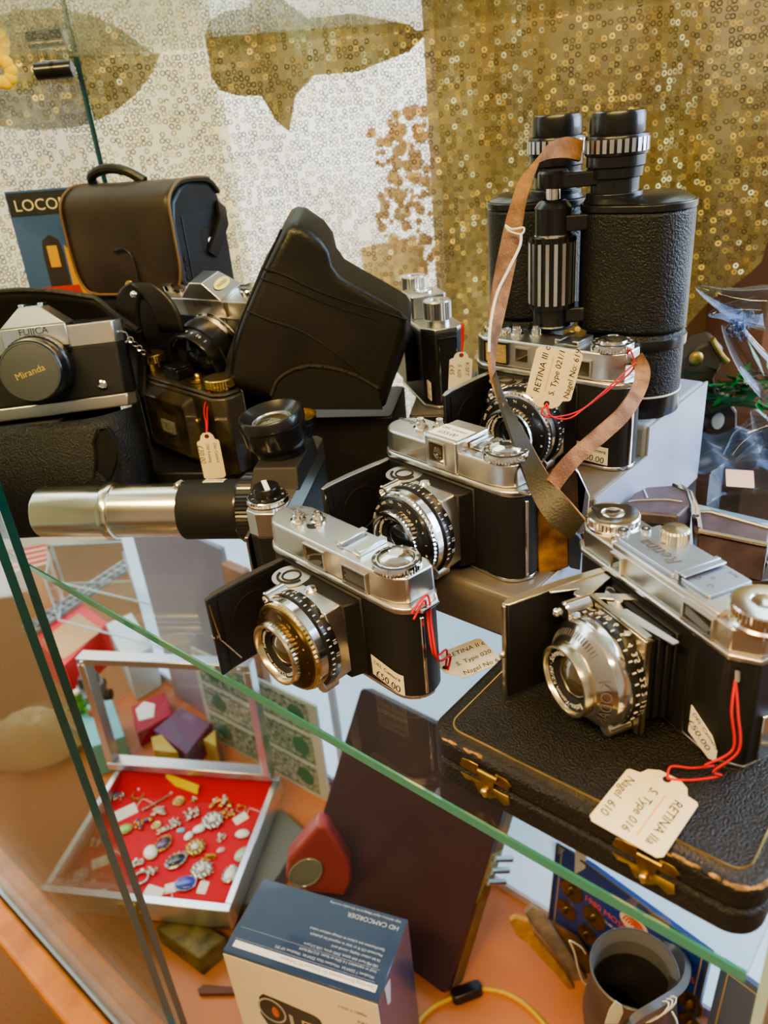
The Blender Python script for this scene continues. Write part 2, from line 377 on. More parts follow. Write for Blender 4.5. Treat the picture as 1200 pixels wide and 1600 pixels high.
    numeral_dial(t, dk, .000, zt - (.0012 if variant == 'b' else 0))
    if variant == 'c2':
        pin(t, -.0426, -.0015, zt); pin(t, -.0316, .0060, zt, name='winding_button')
        m = MB(); m.lathe([(.0046, 0), (.0046, .0003), (1e-6, .0003)], 20, T3((-.0300, .0010, zt)), a0=R(200), a1=R(340)); obj('frame_slot', m, BLKM, t)
        shoe(t, .001, .023, -.0070, .0150, zt)
        window_(t, -.0210, -.0030, .0685, .0795, Y0); window_(t, .0150, .0345, .0675, .0785, Y0, name='rangefinder_window')
        sticker(t, .0320, .0580, .0050, .0200, hl, [('DEL Camera', .0042), ('£50.00', .0075)], BUFF, .004)
    elif variant == 'b':
        pin(t, -.0345, .002, zt - .0015); pin(t, -.0230, .009, zt - .0015, name='winding_button')
        shoe(t, .0160, .0285, -.0040, .0140, zt - .0012)
        window_(t, -.0080, .0045, .0720, .0845, Y0 - .0012)
        m = MB(); m.lathe([(.0042, 0), (.0030, .0006), (1e-6, .0008)], 24, LM(Y0 - .0014, .078, -.0015)); obj('viewfinder_lens', m, LENSP, t)
        m = MB(); m.box(-.0125, .0135, -.0125, .0050, zt + .0056, zt + .0059); s = obj('price_sticker', m, WHITE, t)
        m = MB(); M = T3((0, -.004, zt + .0061))
        m.text('DEL Camera', .0042, None, M @ T3((0, .004, 0)), 'C', .2); m.text('£55.00', .0058, None, M @ T3((0, -.003, 0)), 'C', .2); obj('handwriting', m, INKG, s)
    else:
        pin(t, -.0330, .002, zt); pin(t, -.0200, .008, zt, name='winding_button')
        m = MB(); m.lathe([(.011, 0, .0005), (.011, .0045, .0005), (.0095, .0055), (1e-6, .0055)], 60, T3((-.050, .003, zt))); obj('rewind_knob', m, CHB, t)
        shoe(t, .0040, .0235, -.0060, .0150, zt)
        window_(t, -.0230, -.0125, .0720, .0815, Y0); window_(t, .0260, .0375, .0690, .0790, Y0, name='rangefinder_window')
        window_(t, -.0500, -.0310, .0690, .0835, Y0 - .0002, AMB, 'light_meter_window', BLK)
        sticker(t, .0290, .0540, .0050, .0185, hl, [('DEL Camera', .0042), ('£60.00', .0070)], WHITE, .001)
    m = MB(); M = T3((-.052 if variant != 'c3' else -.002, .006 if variant != 'c3' else .010, zt + (.0002 if variant != 'b' else -.0013))) @ RZ(180)
    if variant != 'c3': m.text('Retina', .0068, None, M, 'C', .3); m.text({'c2': 'IIc', 'b': 'Ib'}[variant], .0036, None, M @ T3((.004, -.0055, 0)), 'C'); obj('engraving', m, INKG, t)
    return t
cIIc = folding('chrome-topped folding camera standing on the bare glass with a buff £50.00 sticker', (-.026, .4117, 0), R(-48.8), .0673, 'c2', True)
cIb = folding('folding camera with raised square viewfinder and white sticker on top, on lowest grey step', (.051, .4701, .035), R(-50.5), .0620, 'b')
cIIIc = folding('folding camera with amber meter window and £60.00 sticker, behind the cream tag', (.1351, .5548, .066), R(-44.4), .0660, 'c3')

def older_folding():
    t = thing('folding_camera', 'open folding camera with bare metal lens plate standing on the flat black leather case', 'camera', (.1369, .3134, .030), R(-69.5))
    hl = .060; pl = lambda o=0: [(-hl - o, -.010 - o), (-hl + .008 - o, -.0145 - o), (hl - .010 + o, -.0145 - o), (hl + o, -.006 - o), (hl + o, .010 + o), (hl - .008 + o, .0165 + o), (-hl + .008 - o, .0165 + o), (-hl - o, .010 + o)]
    m = MB(); m.prism(pl(), .002, .062); obj('body', m, LEA, t, .0015, 2)
    m = MB(); m.prism(pl(-.0004), 0, .0022); obj('base_plate', m, CHB, t, .0006, 1)
    m = MB(); m.prism(pl(.0012), .0610, .0640); m.prism(pl(-.0002), .0640, .0760)
    m.box(-.0300, .0420, -.0143, .0150, .0755, .0790); obj('top_housing', m, CHR, t, .0008, 2)
    PALE = mat('satin_metal_blue_reflection', (.42, .49, .62), .34, .85)  # blue reflection put into the metal colour
    m = MB(); m.prism(rrect(-.0290, .0110, -.0120, .0145, .001), .0789, .0812); top = obj('name_plate', m, PALE, t, .0005, 2)
    m = MB(); M = T3((-.0075, -.004, .0814)) @ RZ(180)
    m.text('Retina', .0100, None, M, 'C', .35); m.text('IIa', .0050, None, M @ T3((.006, -.008, 0)), 'C', .2); obj('engraving', m, INKG, top)
    m = MB(); m.prism(rrect(.0135, .0320, -.0100, .0145, .0012), .0789, .0806); m.box(.0100, .0130, -.0110, .0145, .0789, .0828); m.box(.0130, .0170, -.0105, .014, .0818, .0828); sh = obj('accessory_shoe', m, PALE, t, .0005, 2)
    m = MB()
    for i, s in enumerate(('D', 's', 'C')): m.text(s, .0042, None, T3((.018 + i * .004, -.004 + (i % 2) * .006, .0808)) @ RZ(-60)); 
    m.text('FILM', .0026, None, T3((.024, .0115, .0808)) @ RZ(180)); obj('engraving', m, INKG, sh)
    for x, nm in ((-.048, 'rewind_knob'), (.0520, 'winding_knob')):
        m = MB(); M = T3((x, 0, .0757)); z = .003 if x > 0 else 0
        m.lathe([(.0135, 0), (.0135, .002), (.0125, .003), (.0125, .003 + z), (.0140, .0032 + z, .0005), (.0140, .0068 + z, .0005), (.0132, .0076 + z), (.0100, .0080 + z), (.0060, .0080 + z), (.0056, .0076 + z), (.0040, .0082 + z), (1e-6, .0082 + z)], 88, M)
        k = obj(nm, m, CHB, t)
        m = MB()
        if x < 0: m.box(-.0020, .0020, -.0012, .0012, 0, .0004, M @ T3((-.0085, -.005, .0079))); obj('slot', m, INK, k)
    m = MB(); m.lathe([(.0070, 0, .0005), (.0070, .0055, .0005), (.0060, .0066), (1e-6, .0072)], 56, T3((-.0130, .0100, .0812))); obj('frame_counter_knob', m, CHG, t)
    pin(t, -.0320, -.0060, .0757, 1.15); pin(t, -.0270, .0040, .0757, 1.0, 'accessory_button')
    window_(t, -.0285, -.0215, .0655, .0730, -.0147); window_(t, .0230, .0400, .0655, .0745, -.0147, name='rangefinder_window')
    # inside of the opening, bellows, struts
    m = MB(); m.box(-.034, .030, -.0160, -.0100, .0040, .0600); obj('front_recess', m, BLKM, t)
    m = MB()
    for i in range(5): w = .024 - i * .0009; y = -.0150 - i * .0042; m.box(-w, w, y - .0034, y, .008 + i * .0006, .058 - i * .0006); m.box(-w + .002, w - .002, y - .0042, y - .0034, .010, .056)
    obj('bellows', m, LEA, t, .0005, 1)
    m = MB(); m.box(.0300, .0312, -.0156, -.0140, .003, .061); m.box(-.034, .0312, -.0156, -.0140, .0018, .0032); obj('opening_trim', m, CHB, t)
    m = MB(); z = .0592
    m.prism([(-.034, -.016), (-.027, -.016), (-.020, -.034), (-.0195, -.0405), (-.0245, -.0410), (-.0265, -.036), (-.031, -.050), (-.0355, -.050)], z, z + .0010)
    m.prism([(-.026, -.020), (-.022, -.018), (.014, -.034), (.012, -.038), (-.018, -.027)], z - .003, z - .002); m.prism([(-.012, -.016), (-.006, -.016), (-.017, -.032), (-.022, -.031)], z - .0015, z - .0005)
    m.lathe([(.0028, 0), (.0028, .0016), (1e-6, .0016)], 16, T3((-.0225, -.0385, z))); m.lathe([(.0022, 0), (.0022, .0022), (1e-6, .0022)], 12, T3((-.010, -.0245, z - .002))); obj('strut', m, CHR, t, .0002, 1)
    # door
    dx = -.0345; m = MB(); m.prism([(dx - .001, -.012), (dx - .0025, -.040), (dx - .0015, -.070), (dx + .001, -.0755), (dx + .003, -.074), (dx + .0015, -.040), (dx + .002, -.012)], .0020, .0600); d = obj('front_door', m, BLKM, t, .0004, 1)
    m = MB(); m.prism([(dx - .0016, -.012), (dx - .0030, -.040), (dx - .0020, -.071), (dx + .001, -.0762), (dx + .0036, -.074), (dx + .0022, -.040), (dx + .0026, -.012)], .0600, .0610); m.box(dx, dx + .003, -.0764, -.0752, .001, .060); m.ball((dx + .0015, -.0768, .030), .0018, 8); obj('door_rim', m, CHG, d, .0002, 1)
    # lens plate
    m = MB(); m.box(-.0215, .0240, -.0360, -.0345, .0040, .0600); m.box(.0228, .0240, -.0360, -.0325, .0040, .0600); m.box(-.0215, .0240, -.0360, -.0320, .0590, .0600); obj('lens_standard', m, CHG, t, .0004, 1)
    m = MB(); m.box(.004, .022, -.0340, -.0310, .0600, .0606); m.prism([(-.004, -.0345), (.004, -.0310), (.030, -.0260), (.030, -.0225), (-.002, -.026)], .0585, .0592); obj('focus_arm', m, CHR, t)
    A = LM(-.0358, .031)
    m = MB(); m.lathe([(.010, 0), (.0275, 0), (.0282, .001), (.0282, .0070), (.0270, .0078), (.016, .0078)], 72, A); sr = obj('distance_ring', m, BLK, t)
    m = MB(); ringtext(m, ['∞', '20', '10', '6', '5', '4', '3.5', '3', '2.5', '2', '1.5', '1.2', '1'], .0282, .0026, .0042, A, R(115), R(-12))
    for i in range(16): m.box(-.0003, .0003, -.0010, .0010, 0, .0003, A @ Matrix.Rotation(R(118 - 11 * i), 4, 'Z') @ T3((.0282, 0, .0060)) @ RY(90) @ RZ(90))
    obj('scale_numbers', m, INKW, sr)
    m = MB(); m.lathe([(.015, .0076), (.0272, .0076), (.0276, .0086), (.0276, .0120), (.0268, .0124), (.0268, .0140, .0005), (.0262, .0150), (.0250, .0158), (.0190, .0215), (.0170, .0218)], 120, A); cn = obj('shutter_cone', m, CHB, t)
    m = MB(); fn = lambda x, y: (lambda a, k: ((.0222 - k * .707 + .0001) * math.cos(a), (.0222 - k * .707 + .0001) * math.sin(a), .0186 + k * .707 + .0003))(R(-6) - x / .0222, -y)
    m.text('KODAK', .0078, lambda x, y: fn(x, -y), A, 'C')
    for i in range(26): m.box(-.00018, .00018, -.0018, .0018, -.0001, .0001, A @ Matrix.Rotation(R(60 + 5 * i), 4, 'Z') @ T3((.0226, 0, .0186)) @ RY(43) @ RZ(90))
    obj('shutter_lettering', m, INKG, cn)
    m = MB(); m.lathe([(.0150, .0200), (.0180, .0200), (.0182, .0212), (.0182, .0262), (.0178, .0272), (.0166, .0272), (.0160, .0250), (.0150, .0240)], 64, A); fr = obj('filter_ring', m, CHG, t)
    m = MB(); m.lathe([(.0158, .0250), (.0140, .0238), (.0116, .0222), (.0105, .0215)], 56, A); lb = obj('lens_barrel', m, BLKM, t)
    st = 'Retina-Xenon f:2/50 · Schneider'; m = MB(); sz = 2 * PI * .0142 * .62 / glyphs(st)[2]
    m.text(st, sz, lambda x, y: ((.0138 + y) * math.cos(R(215) - x / .0138), (.0138 + y) * math.sin(R(215) - x / .0138), .0247), A); obj('lens_engraving', m, INKW, lb)
    m = MB(); m.lathe([(.0112, .0215), (.0096, .0232), (.0060, .0246), (1e-6, .0254)], 40, A); obj('lens_glass', m, LENSP, lb)
    m = MB(); m.lathe([(.0050, 0), (.0050, .0130), (.0042, .0140), (1e-6, .0140)], 24, T3((-.0185, -.0365, .0560)) @ RX(90)); m.lathe([(.0022, 0), (.0022, .006), (1e-6, .0062)], 12, T3((-.0235, -.045, .0530)) @ RX(90)); m.ball((-.0240, -.0510, .0525), .0026, 8); obj('flash_socket', m, CHB, t)
    m = MB(); m.lathe([(.0046, 0), (.0046, .0120, .0004), (.0038, .0126), (1e-6, .0126)], 28, T3((.0150, -.0365, .0075)) @ RX(90)); obj('focus_knob', m, CHR, t)
    m = MB(); m.tube([(hl - .006, -.012, .0575), (hl - .004, -.0145, .0580), (hl - .003, -.0150, .0540), (hl - .005, -.0130, .0520)], .0011, 8); obj('strap_lug', m, CHB, t)
    m = MB(); m.tube([(-hl, -.002, .0700), (-hl - .003, -.005, .070), (-hl - .003, -.007, .066), (-hl, -.008, .066)], .0012, 8); obj('strap_lug', m, CHB, t)
    m = MB(); m.box(hl - .0005, hl + .0014, .000, .008, .004, .030); obj('back_catch', m, CHB, t, .0005, 1)
    m = MB(); m.prism([(.0340, .0225), (.0340, .0065), (.0480, .0010), (.0520, .0030), (.0520, .0090), (.0480, .0150)], 0, .0004, T3((0, -.0147, 0)) @ RX(90)); s = obj('price_sticker', m, WHITE, t)
    m = MB(); Q = T3((.0425, -.0153, .012)) @ RX(90) @ RZ(-28)
    m.text('DEL Camera', .0036, None, Q @ T3((0, .0035, 0)), 'C', .2); m.text('£50.00', .0058, None, Q @ T3((-.001, -.0025, 0)), 'C', .2); obj('handwriting', m, INK, s)
    return t
cIIa = older_folding()
# ------------------------------------------------------------------ things on the upper glass shelf
def W(t):                                    # builder whose coordinates are world ones, for the thing t
    m = MB(); m.M = t.matrix_world.inverted(); return m
def strap_pts(lst): return [V(p) for p in lst]

# stepped riser
t = thing('display_riser', 'grey plastic three-step riser carrying the folding cameras and the binoculars', 'riser', S(-.29, .35, 0), AX)
for nm, v0, v1, z0, z1, mt in (('step', .348, .440, 0, .035, RISER), ('step', .4405, .5235, 0, .066, RISER), ('step', .524, .640, 0, .089, RISW)):
    m = MB(); m.box(-.085, .080, v0 - .35, v1 - .35, z0, z1 - .0002); s = obj(nm, m, mt, t, .004, 3)
m = MB(); m.box(.0800, .0815, -.002, .290, .0, .0345); m.box(.0800, .0815, .0905, .290, .0345, .0655); m.box(.0800, .0815, .174, .290, .0655, .0885); obj('daylit_side', m, RISW, t)
# black blocks
for nm, lab, (x, y), (sx, sy), h, yaw in (
    ('display_block', 'low black block under the worn folding camera with gilt knobs', (-.160, .690), (.19, .082), .035, -13),
    ('display_block', 'black block under the tilted black leather camera case', (-.020, .712), (.09, .085), .066, -12),
    ('display_block', 'black block under the camera with the round grey cap', (-.340, .722), (.15, .115), .092, -13),
    ('display_block', 'tall black block under the dark leather camera bag', (-.199, .812), (.10, .07), .092, -24),
    ('display_block', 'tall black block under the camera with the yellow oval sticker', (-.112, .772), (.05, .035), .092, -36),
    ('display_block', 'small grey-topped block under the small black camera', (.071, .728), (.055, .13), .062, -12)):
    t = thing(nm, lab, 'block', (x, y, 0), R(yaw)); m = MB(); m.prism(rrect(-sx / 2, sx / 2, -sy / 2, sy / 2, .004), 0, h); obj('block_body', m, TRAY, t, .0015, 2)
    m = MB(); m.prism(rrect(-sx / 2 + .001, sx / 2 - .001, -sy / 2 + .001, sy / 2 - .001, .004), h, h + .0006); obj('top_sheet', m, RISER if 'grey' in lab else TRAY, t)

# ------------------------------------------------------------------ leather jewel case under the right-hand camera
t = thing('leather_case', 'flat black leather-covered case with gilt line and two brass clasps at the shelf edge', 'case', S(-.1145, .2865, 0), AX)
hx, hy = .082, .0575
m = MB(); m.prism(rrect(-hx, hx, -hy, hy, .014, 8), .0005, .0148); obj('tray', m, CASEL, t, .002, 3)
m = MB(); m.prism(rrect(-hx, hx, -hy, hy, .014, 8), .0152, .0298); lid = obj('lid', m, CASEL, t, .0035, 4)
m = MB(); o = rrect(-hx + .0085, hx - .0085, -hy + .0085, hy - .0085, .008, 6); m.tube([(x, y, .0299) for x, y in o], .0005, 5, True); obj('gilt_line', m, GOLD, lid)
for a, b, c, d in ((-hx + .012, 0, -hx + .034, 0), (hx - .038, 0, hx - .014, 0)):
    n = 26; m = MB()
    for i in range(n):
        x = a + (c - a) * i / n; m.ball((x, -hy + .0016 + random.uniform(-.0004, .0004), .0286 + random.uniform(-.0006, .0003)), random.uniform(.0008, .0017), 4, None, (1.6, .6, .5))
    obj('worn_edge', m, CASET, lid)
m = MB()
for i in range(14):
    an = R(-90 + 6.4 * i); m.ball((hx - .014 + .0122 * math.cos(an), -hy + .014 + .0122 * math.sin(an), .0286), random.uniform(.0009, .0018), 4, None, (1.3, 1.3, .5))
obj('worn_edge', m, CASET, lid)
for x in (-.0450, .0360):
    m = MB(); A = T3((x, -hy, .0150)) @ RX(90)
    m.prism([(-.0150, .004), (-.0135, .0090), (-.0100, .0098), (-.004, .0098), (-.004, .0060), (.006, .0060), (.006, .0098), (.0120, .0095), (.0150, .0068), (.0130, .0045), (.0140, .0030), (-.014, .0030)], 0, .0008, A)
    m.prism([(-.0150, -.001), (-.0120, -.0040), (-.007, -.0030), (-.004, -.0088), (.002, -.0095), (.006, -.0060), (.0110, -.0085), (.0140, -.0060), (.0130, -.001)], 0, .0008, A)
    m.cyl(.0014, -.0045, .0065, 12, A @ T3((.001, .0072, .0012)) @ RY(90)); m.prism([(-.004, .006), (.006, .006), (.004, -.004), (-.002, -.004)], .0008, .0016, A)
    c = obj('clasp', m, BRASS, t, .0002, 1)
    m = MB(); m.ball((x + .0005, -hy - .0022, .0112), .0020, 8); m.ball((x + .0005, -hy - .0020, .0085), .0013, 6); obj('clasp_knob', m, GOLD, c)

# ------------------------------------------------------------------ paper tags
def price_tag(label, M, L, w, lines, string, rule=None, mt=CREAM, rs=.0006, group=None):
    t = thing('price_tag', label, 'price tag', M.translation, 0, group)
    x0, x1, h = 0, L, w / 2
    ol = [(L - .002, -h), (L, -h + .002), (L, h - .002), (L - .002, h), (.20 * L, h), (.17 * L, h - .001), (.15 * L, h * .66), (.06 * L, h * .55), (.0, h * .28), (0, -h * .28), (.06 * L, -h * .55), (.15 * L, -h * .66), (.17 * L, -h + .001), (.20 * L, -h)]
    m = W(t); m.prism(ol, 0, .0004, M); obj('card', m, mt, t)
    m = W(t); m.lathe([(.0011, 0), (.0019, 0), (.0019, .0001), (.0011, .0001)], 16, M @ T3((.075 * L, 0, .0004)));  m.cyl(.0012, 0, .0001, 12, M @ T3((.075 * L, 0, .0004))); obj('eyelet', m, INK, t)
    m = W(t); n = len(lines)
    for i, (s, sz, xx) in enumerate(lines): m.text(s, sz, None, M @ T3((L * xx, h - w * (i + .62) / n, .00055)), 'L', .22)
    obj('handwriting', m, INK, t)
    if rule: m = W(t); m.box(L * .28, L * .88, h - w * .40, h - w * .385, .0005, .0006, M); obj('ruled_line', m, INKO, t)
    m = W(t)
    for k, ps in enumerate(string): m.tube(spl(ps, 8), rs, 6)
    if string: obj('string', m, REDS, t)
    return t
a, b = PY(852, 637, .47), PY(874, 553, .47)
M = frame(a, b - a, V((-1, 0, .28))); hole = M @ V((.0035, 0, .001))
e = V((.1775, .505, .142))
price_tag('cream card tag with three handwritten lines hanging by red string before the amber-windowed camera', M, (b - a).length * 1.08, .0300,
          [('RETINA III c', .0058, .24), ('S. Type 021/1', .0054, .22), ('Nagel No: 619.', .0054, .20)],
          [[hole, hole + V((-.004, -.002, -.006)), hole + V((.004, 0, -.010)), hole + V((.022, .004, -.009)), (e + hole) / 2 + V((.012, 0, -.004)), e, e + V((-.002, .004, .012)), e + V((-.004, .006, .0))],
           [hole, hole + V((.002, -.003, -.008)), hole + V((.014, .0, -.012)), hole + V((.026, .004, -.007)), (e + hole) / 2 + V((.012, 0, -.002)), e + V((.001, 0, .004))]], True)
a, b = P(1047, 1212, .0312), P(978, 1305, .0312)
M = frame(a, b - a, V((.5, -.5, 0)).cross(V((0, 0, 1))) * 0 + V((0, 0, 1)).cross(b - a)); hole = M @ V((.003, 0, .0006))
k = cIIa.matrix_world @ V((.056, -.015, .054))
price_tag('cream card tag lying on the black leather case, red string to the camera above', M, (b - a).length * 1.06, .0335,
          [('RETINA IIa', .0062, .26), ('S. Type 016', .0060, .26), ('Nagel  610', .0060, .26)],
          [[k, k + V((-.004, -.008, -.010)), k + V((-.003, -.012, -.028)), k + V((-.013, -.010, -.038)), (hole + k) / 2 + V((.006, -.004, -.018)), hole + V((.012, .003, .002)), hole + V((.003, .004, .003)), hole],
           [k, k + V((-.001, -.008, -.012)), k + V((-.001, -.013, -.028)), k + V((-.010, -.012, -.040)), (hole + k) / 2 + V((.008, -.008, -.020)), hole + V((.010, -.003, .001)), hole]], True)
a, b = P(690, 1046, .0012), P(768, 1015, .0012)
M = frame(a, b - a, V((0, 0, 1)).cross(b - a)); hole = M @ V((.003, 0, .0006)); k = cIIc.matrix_world @ V((.069, -.004, .066))
price_tag('buff card tag lying on the glass beside the £50.00 chrome-topped camera', M, (b - a).length, .0290,
          [('RETINA II c', .0056, .24), ('S. Type 020', .0054, .26), ('Nagel No 639', .0054, .24)],
          [[k + V((-.006, -.006, -.003)), k + V((.001, .001, .004)), k + V((.002, .004, -.006)), k + V((.004, -.004, -.030)), hole + V((.001, -.001, .014)), hole],
           [k + V((-.007, -.006, .001)), k + V((.003, .003, .006)), k + V((.004, .0, -.012)), k + V((.006, -.006, -.032)), hole + V((.003, -.002, .010)), hole + V((.001, -.003, .0))]], None, CREAM, .0007)
a, b = PY(322, 676, .622), PY(336, 744, .622)
M = frame(a, b - a, V((1, 0, .2))); hole = M @ V((.0035, 0, .001))
price_tag('pale card tag on red string hanging from the gilt knob of the worn folding camera', M, (b - a).length * 1.05, .0190,
          [('Dec Camera', .0036, .22), ('Old Folding', .0038, .22), ('£30.00', .0062, .24)],
          [[PY(326, 612, .645), PY(319, 640, .640), PY(322, 662, .635), hole], [PY(328, 612, .645), PY(324, 640, .640), PY(324, 662, .635), hole]], None, CREAM, .0007)
a, b = PY(721, 550, .655), PY(718, 606, .655)
M = frame(a, b - a, V((1, 0, .1))); hole = M @ V((.0035, 0, .001))
price_tag('white card tag on red string hanging from the knob of the small black camera', M, (b - a).length * 1.1, .0200,
          [('K/SFT', .0050, .24), ('S. 620', .0046, .30), ('£45', .0060, .30)],
          [[PY(721, 505, .665), PY(722, 530, .66), hole], [PY(724, 505, .665), PY(724, 530, .66), hole]], None, WHITE, .0007)

# ------------------------------------------------------------------ binoculars
t = thing('binoculars', 'tall black pebbled binoculars standing upright on the back step, leather strap looped down', 'binoculars', (.180, .60, .089))
eR, eL, oR, oL, hg = (.1825, .580), (.154, .633), (.206, .572), (.134, .645), (.1404, .585)
def hull(c1, r1, c2, r2, n=40):
    pts = [V((c[0] + r * math.cos(2 * PI * i / n), c[1] + r * math.sin(2 * PI * i / n))) for c, r in ((c1, r1), (c2, r2)) for i in range(n)]
    pts.sort(key=lambda p: (p.x, p.y)); lo, up = [], []
    cr = lambda o, a, b: (a.x - o.x) * (b.y - o.y) - (a.y - o.y) * (b.x - o.x)
    for p in pts:
        while len(lo) > 1 and cr(lo[-2], lo[-1], p) <= 0: lo.pop()
        lo.append(p)
    for p in reversed(pts):
        while len(up) > 1 and cr(up[-2], up[-1], p) <= 0: up.pop()
        up.append(p)
    return [(p.x, p.y) for p in lo[:-1] + up[:-1]]
for e, o in ((eR, oR), (eL, oL)):
    h1 = hull(e, .0225, o, .0305); h2 = hull(e, .016, o, .0300)
    m = W(t); m.prism(h1, .152, .236); m.prism(h2, .141, .152, top=None); b = obj('prism_housing', m, LEAB, t, .003, 3)
    m = W(t); m.prism(hull(e, .0232, o, .0312), .2355, .2405); m.prism(hull(e, .0215, o, .0295), .2405, .2450, top=hull(e, .019, o, .0215)); m.cyl(.0195, .243, .2475, 40, T3((*e, 0))); m.cyl(.0014, .243, .2452, 10, T3((o[0] + .02, o[1], 0))); obj('top_plate', m, BLK, b, .0008, 2)
    m = W(t); m.lathe([(.0300, .1055), (.0298, .1400), (.0310, .1405), (.0310, .1480), (.0300, .1490)], 56, T3((*o, 0))); obj('objective_barrel', m, LEAB, t)
    m = W(t); m.lathe([(.0314, .1408), (.0316, .1415), (.0316, .1475), (.0314, .1480)], 56, T3((*o, 0))); obj('barrel_ring', m, BLK, t)
    m = W(t); m.lathe([(.024, .0895), (.0300, .0895), (.0306, .0910), (.0306, .1045), (.0298, .1050), (.024, .1050)], 56, T3((*o, 0))); g = obj('objective_ring', m, BLK, t)
    m = W(t); m.lathe([(.0300, .1048), (.0307, .1050), (.0307, .1060), (.0300, .1062)], 56, T3((*o, 0))); obj('white_line', m, INKW, g)
    m = W(t); m.lathe([(.0165, .2470), (.0165, .2560), (.0185, .2570), (.0190, .2630), (.0200, .2640), (.0200, .2705), (.0165, .2710)], 48, T3((*e, 0))); obj('eyepiece', m, BLK, t)
    m = W(t); m.lathe([(.0165, .2708), (.0208, .2708), (.0213, .2716), (.0213, .2822), (.0206, .2832), (.0165, .2832)], 60, T3((*e, 0))); f = obj('dioptre_ring', m, BLK, t)
    m = W(t)
    for i in range(28): m.box(-.0002, .0003, -.0014, .0014, .2728, .2812, T3((*e, 0)) @ Matrix.Rotation(2 * PI * i / 28, 4, 'Z') @ T3((.0213, 0, 0)))
    obj('ring_insets', m, STEEL, f)
    m = W(t); m.lathe([(.0120, .2830), (.0180, .2830), (.0186, .2850), (.0184, .2950), (.0176, .2972), (.0160, .2972), (.0140, .2900), (.0120, .2880)], 52, T3((*e, 0))); obj('eyecup', m, BLK, t)
H = T3((*hg, 0))
m = W(t); m.lathe([(.0150, .1690), (.0166, .1700), (.0168, .1720, .0012), (.0168, .2185, .0012), (.0164, .2205), (.0140, .2212)], 48, H); fw = obj('focus_wheel', m, BLK, t)
m = W(t)
for i in range(18): m.box(-.0003, .0006, -.0013, .0013, .1735, .2170, H @ Matrix.Rotation(2 * PI * (i + .25) / 18, 4, 'Z') @ T3((.0167, 0, 0)))
obj('wheel_ribs', m, STEEL, fw)
m = W(t); m.lathe([(.0120, .1560), (.0138, .1575), (.0138, .1690), (.0126, .1695)], 36, H); obj('hinge_foot', m, BLK, t)
m = W(t); m.lathe([(.0105, .2530), (.0108, .2540), (.0108, .2625), (.0095, .2640), (1e-6, .2640)], 32, H); obj('hinge_cap', m, BLK, t)
m = W(t); m.lathe([(.0125, .2215), (.0130, .2220), (.0130, .2400), (.0100, .2440), (.0075, .2450)], 36, H); obj('hinge', m, BLK, t)
m = W(t); m.lathe([(.0050, .2445), (.0050, .2535, .0004)], 24, H); m.lathe([(.0132, .1690), (.0142, .1693), (.0142, .1702), (.0132, .1705)], 36, H); m.lathe([(.0130, .1560), (.0141, .1562), (.0141, .1574), (.0130, .1576)], 36, H); m.lathe([(.0128, .2208), (.0136, .2210), (.0136, .2222), (.0128, .2224)], 36, H); obj('hinge_bands', m, CHB, t)
def arm(z0, z1, a, b, w):
    d = V((b[0] - a[0], b[1] - a[1], 0)); L = d.length; an = math.atan2(d.y, d.x)
    m.prism(rrect(-.004, L + .002, -w, w, w * .6), z0, z1, T3((a[0], a[1], 0)) @ Matrix.Rotation(an, 4, 'Z'))
for q in (eR, eL):
    for z0, z1, w_ in ((.2525, .2625, .0090), (.2240, .2350, .0100), (.1590, .1700, .0100)): m = W(t); arm(z0, z1, hg, q, w_); obj('bridge_arm', m, BLK, t, .001, 2)
pa = [PY(908, 236, .575), PY(880, 231, .568), PY(850, 240, .556), PY(826, 272, .548), PY(809, 320, .540), PY(797, 380, .535), PY(785, 440, .525), PY(776, 500, .510), PY(769, 550, .495), PY(771, 590, .480), PY(786, 632, .462)]
wv = [V((.002, .004, .006)), V((.002, .004, .0060)), V((.003, .003, .0045)), V((.0048, 0, .0015)), V((.0055, 0, .001)), V((.0065, .001, 0)), V((.0066, .002, 0)), V((.0050, .004, 0)), V((.0030, .005, .001)), V((.0018, .006, .0005)), V((.0018, .006, 0))]
def smooth(a, k=5): return spl(a, k)
m = W(t); m.strip(smooth(pa), smooth(wv), .0022); st = obj('strap', m, SUEDE, t)
pb = [PY(772, 585, .480), PY(786, 632, .462), PY(808, 680, .440), PY(830, 730, .425), PY(850, 770, .412), PY(875, 802, .402), PY(903, 828, .396)]
wv = [V((.0012, .006, 0)), V((.0022, .006, .000)), V((.0042, .004, .001)), V((.0055, .003, .002)), V((.0062, .002, .004)), V((.0058, .001, .0062)), V((.004, 0, .006))]
m = W(t); m.strip(smooth(pb), smooth(wv), .0024); obj('strap_end', m, STRAPB, t)
m = W(t); sp = smooth(pb); sw = smooth(wv); m.tube([p + w for p, w in zip(sp, sw)], .0009, 5); obj('strap_edge', m, SUEDE, st)
pc = [PY(864, 758, .413), PY(880, 735, .417), PY(905, 708, .425), PY(940, 678, .437), PY(975, 645, .452), PY(998, 608, .475), PY(1004, 580, .495), PY(995, 560, .515)]
wv = [V((.0034, 0, -.0036)), V((.0036, 0, -.0037)), V((.0034, 0, -.0038)), V((.0034, 0, -.0040)), V((.0038, 0, -.0036)), V((.0050, 0, -.0014)), V((.0050, 0, .0004)), V((.004, 0, .003))]
m = W(t); m.strip(smooth(pc), smooth(wv), .0024); obj('strap_tail', m, SUEDE, t)
m = W(t); m.tube(spl([PY(790, 352, .530), PY(800, 358, .527), PY(818, 356, .527), PY(814, 366, .526), PY(796, 361, .527)], 6, True), .0007, 6); m.tube(spl([PY(814, 366, .526), PY(812, 385, .523), PY(795, 420, .515), PY(776, 460, .505), PY(766, 510, .495), PY(764, 550, .487)], 6), .0009, 6); obj('string_loop', m, WSTR, t)

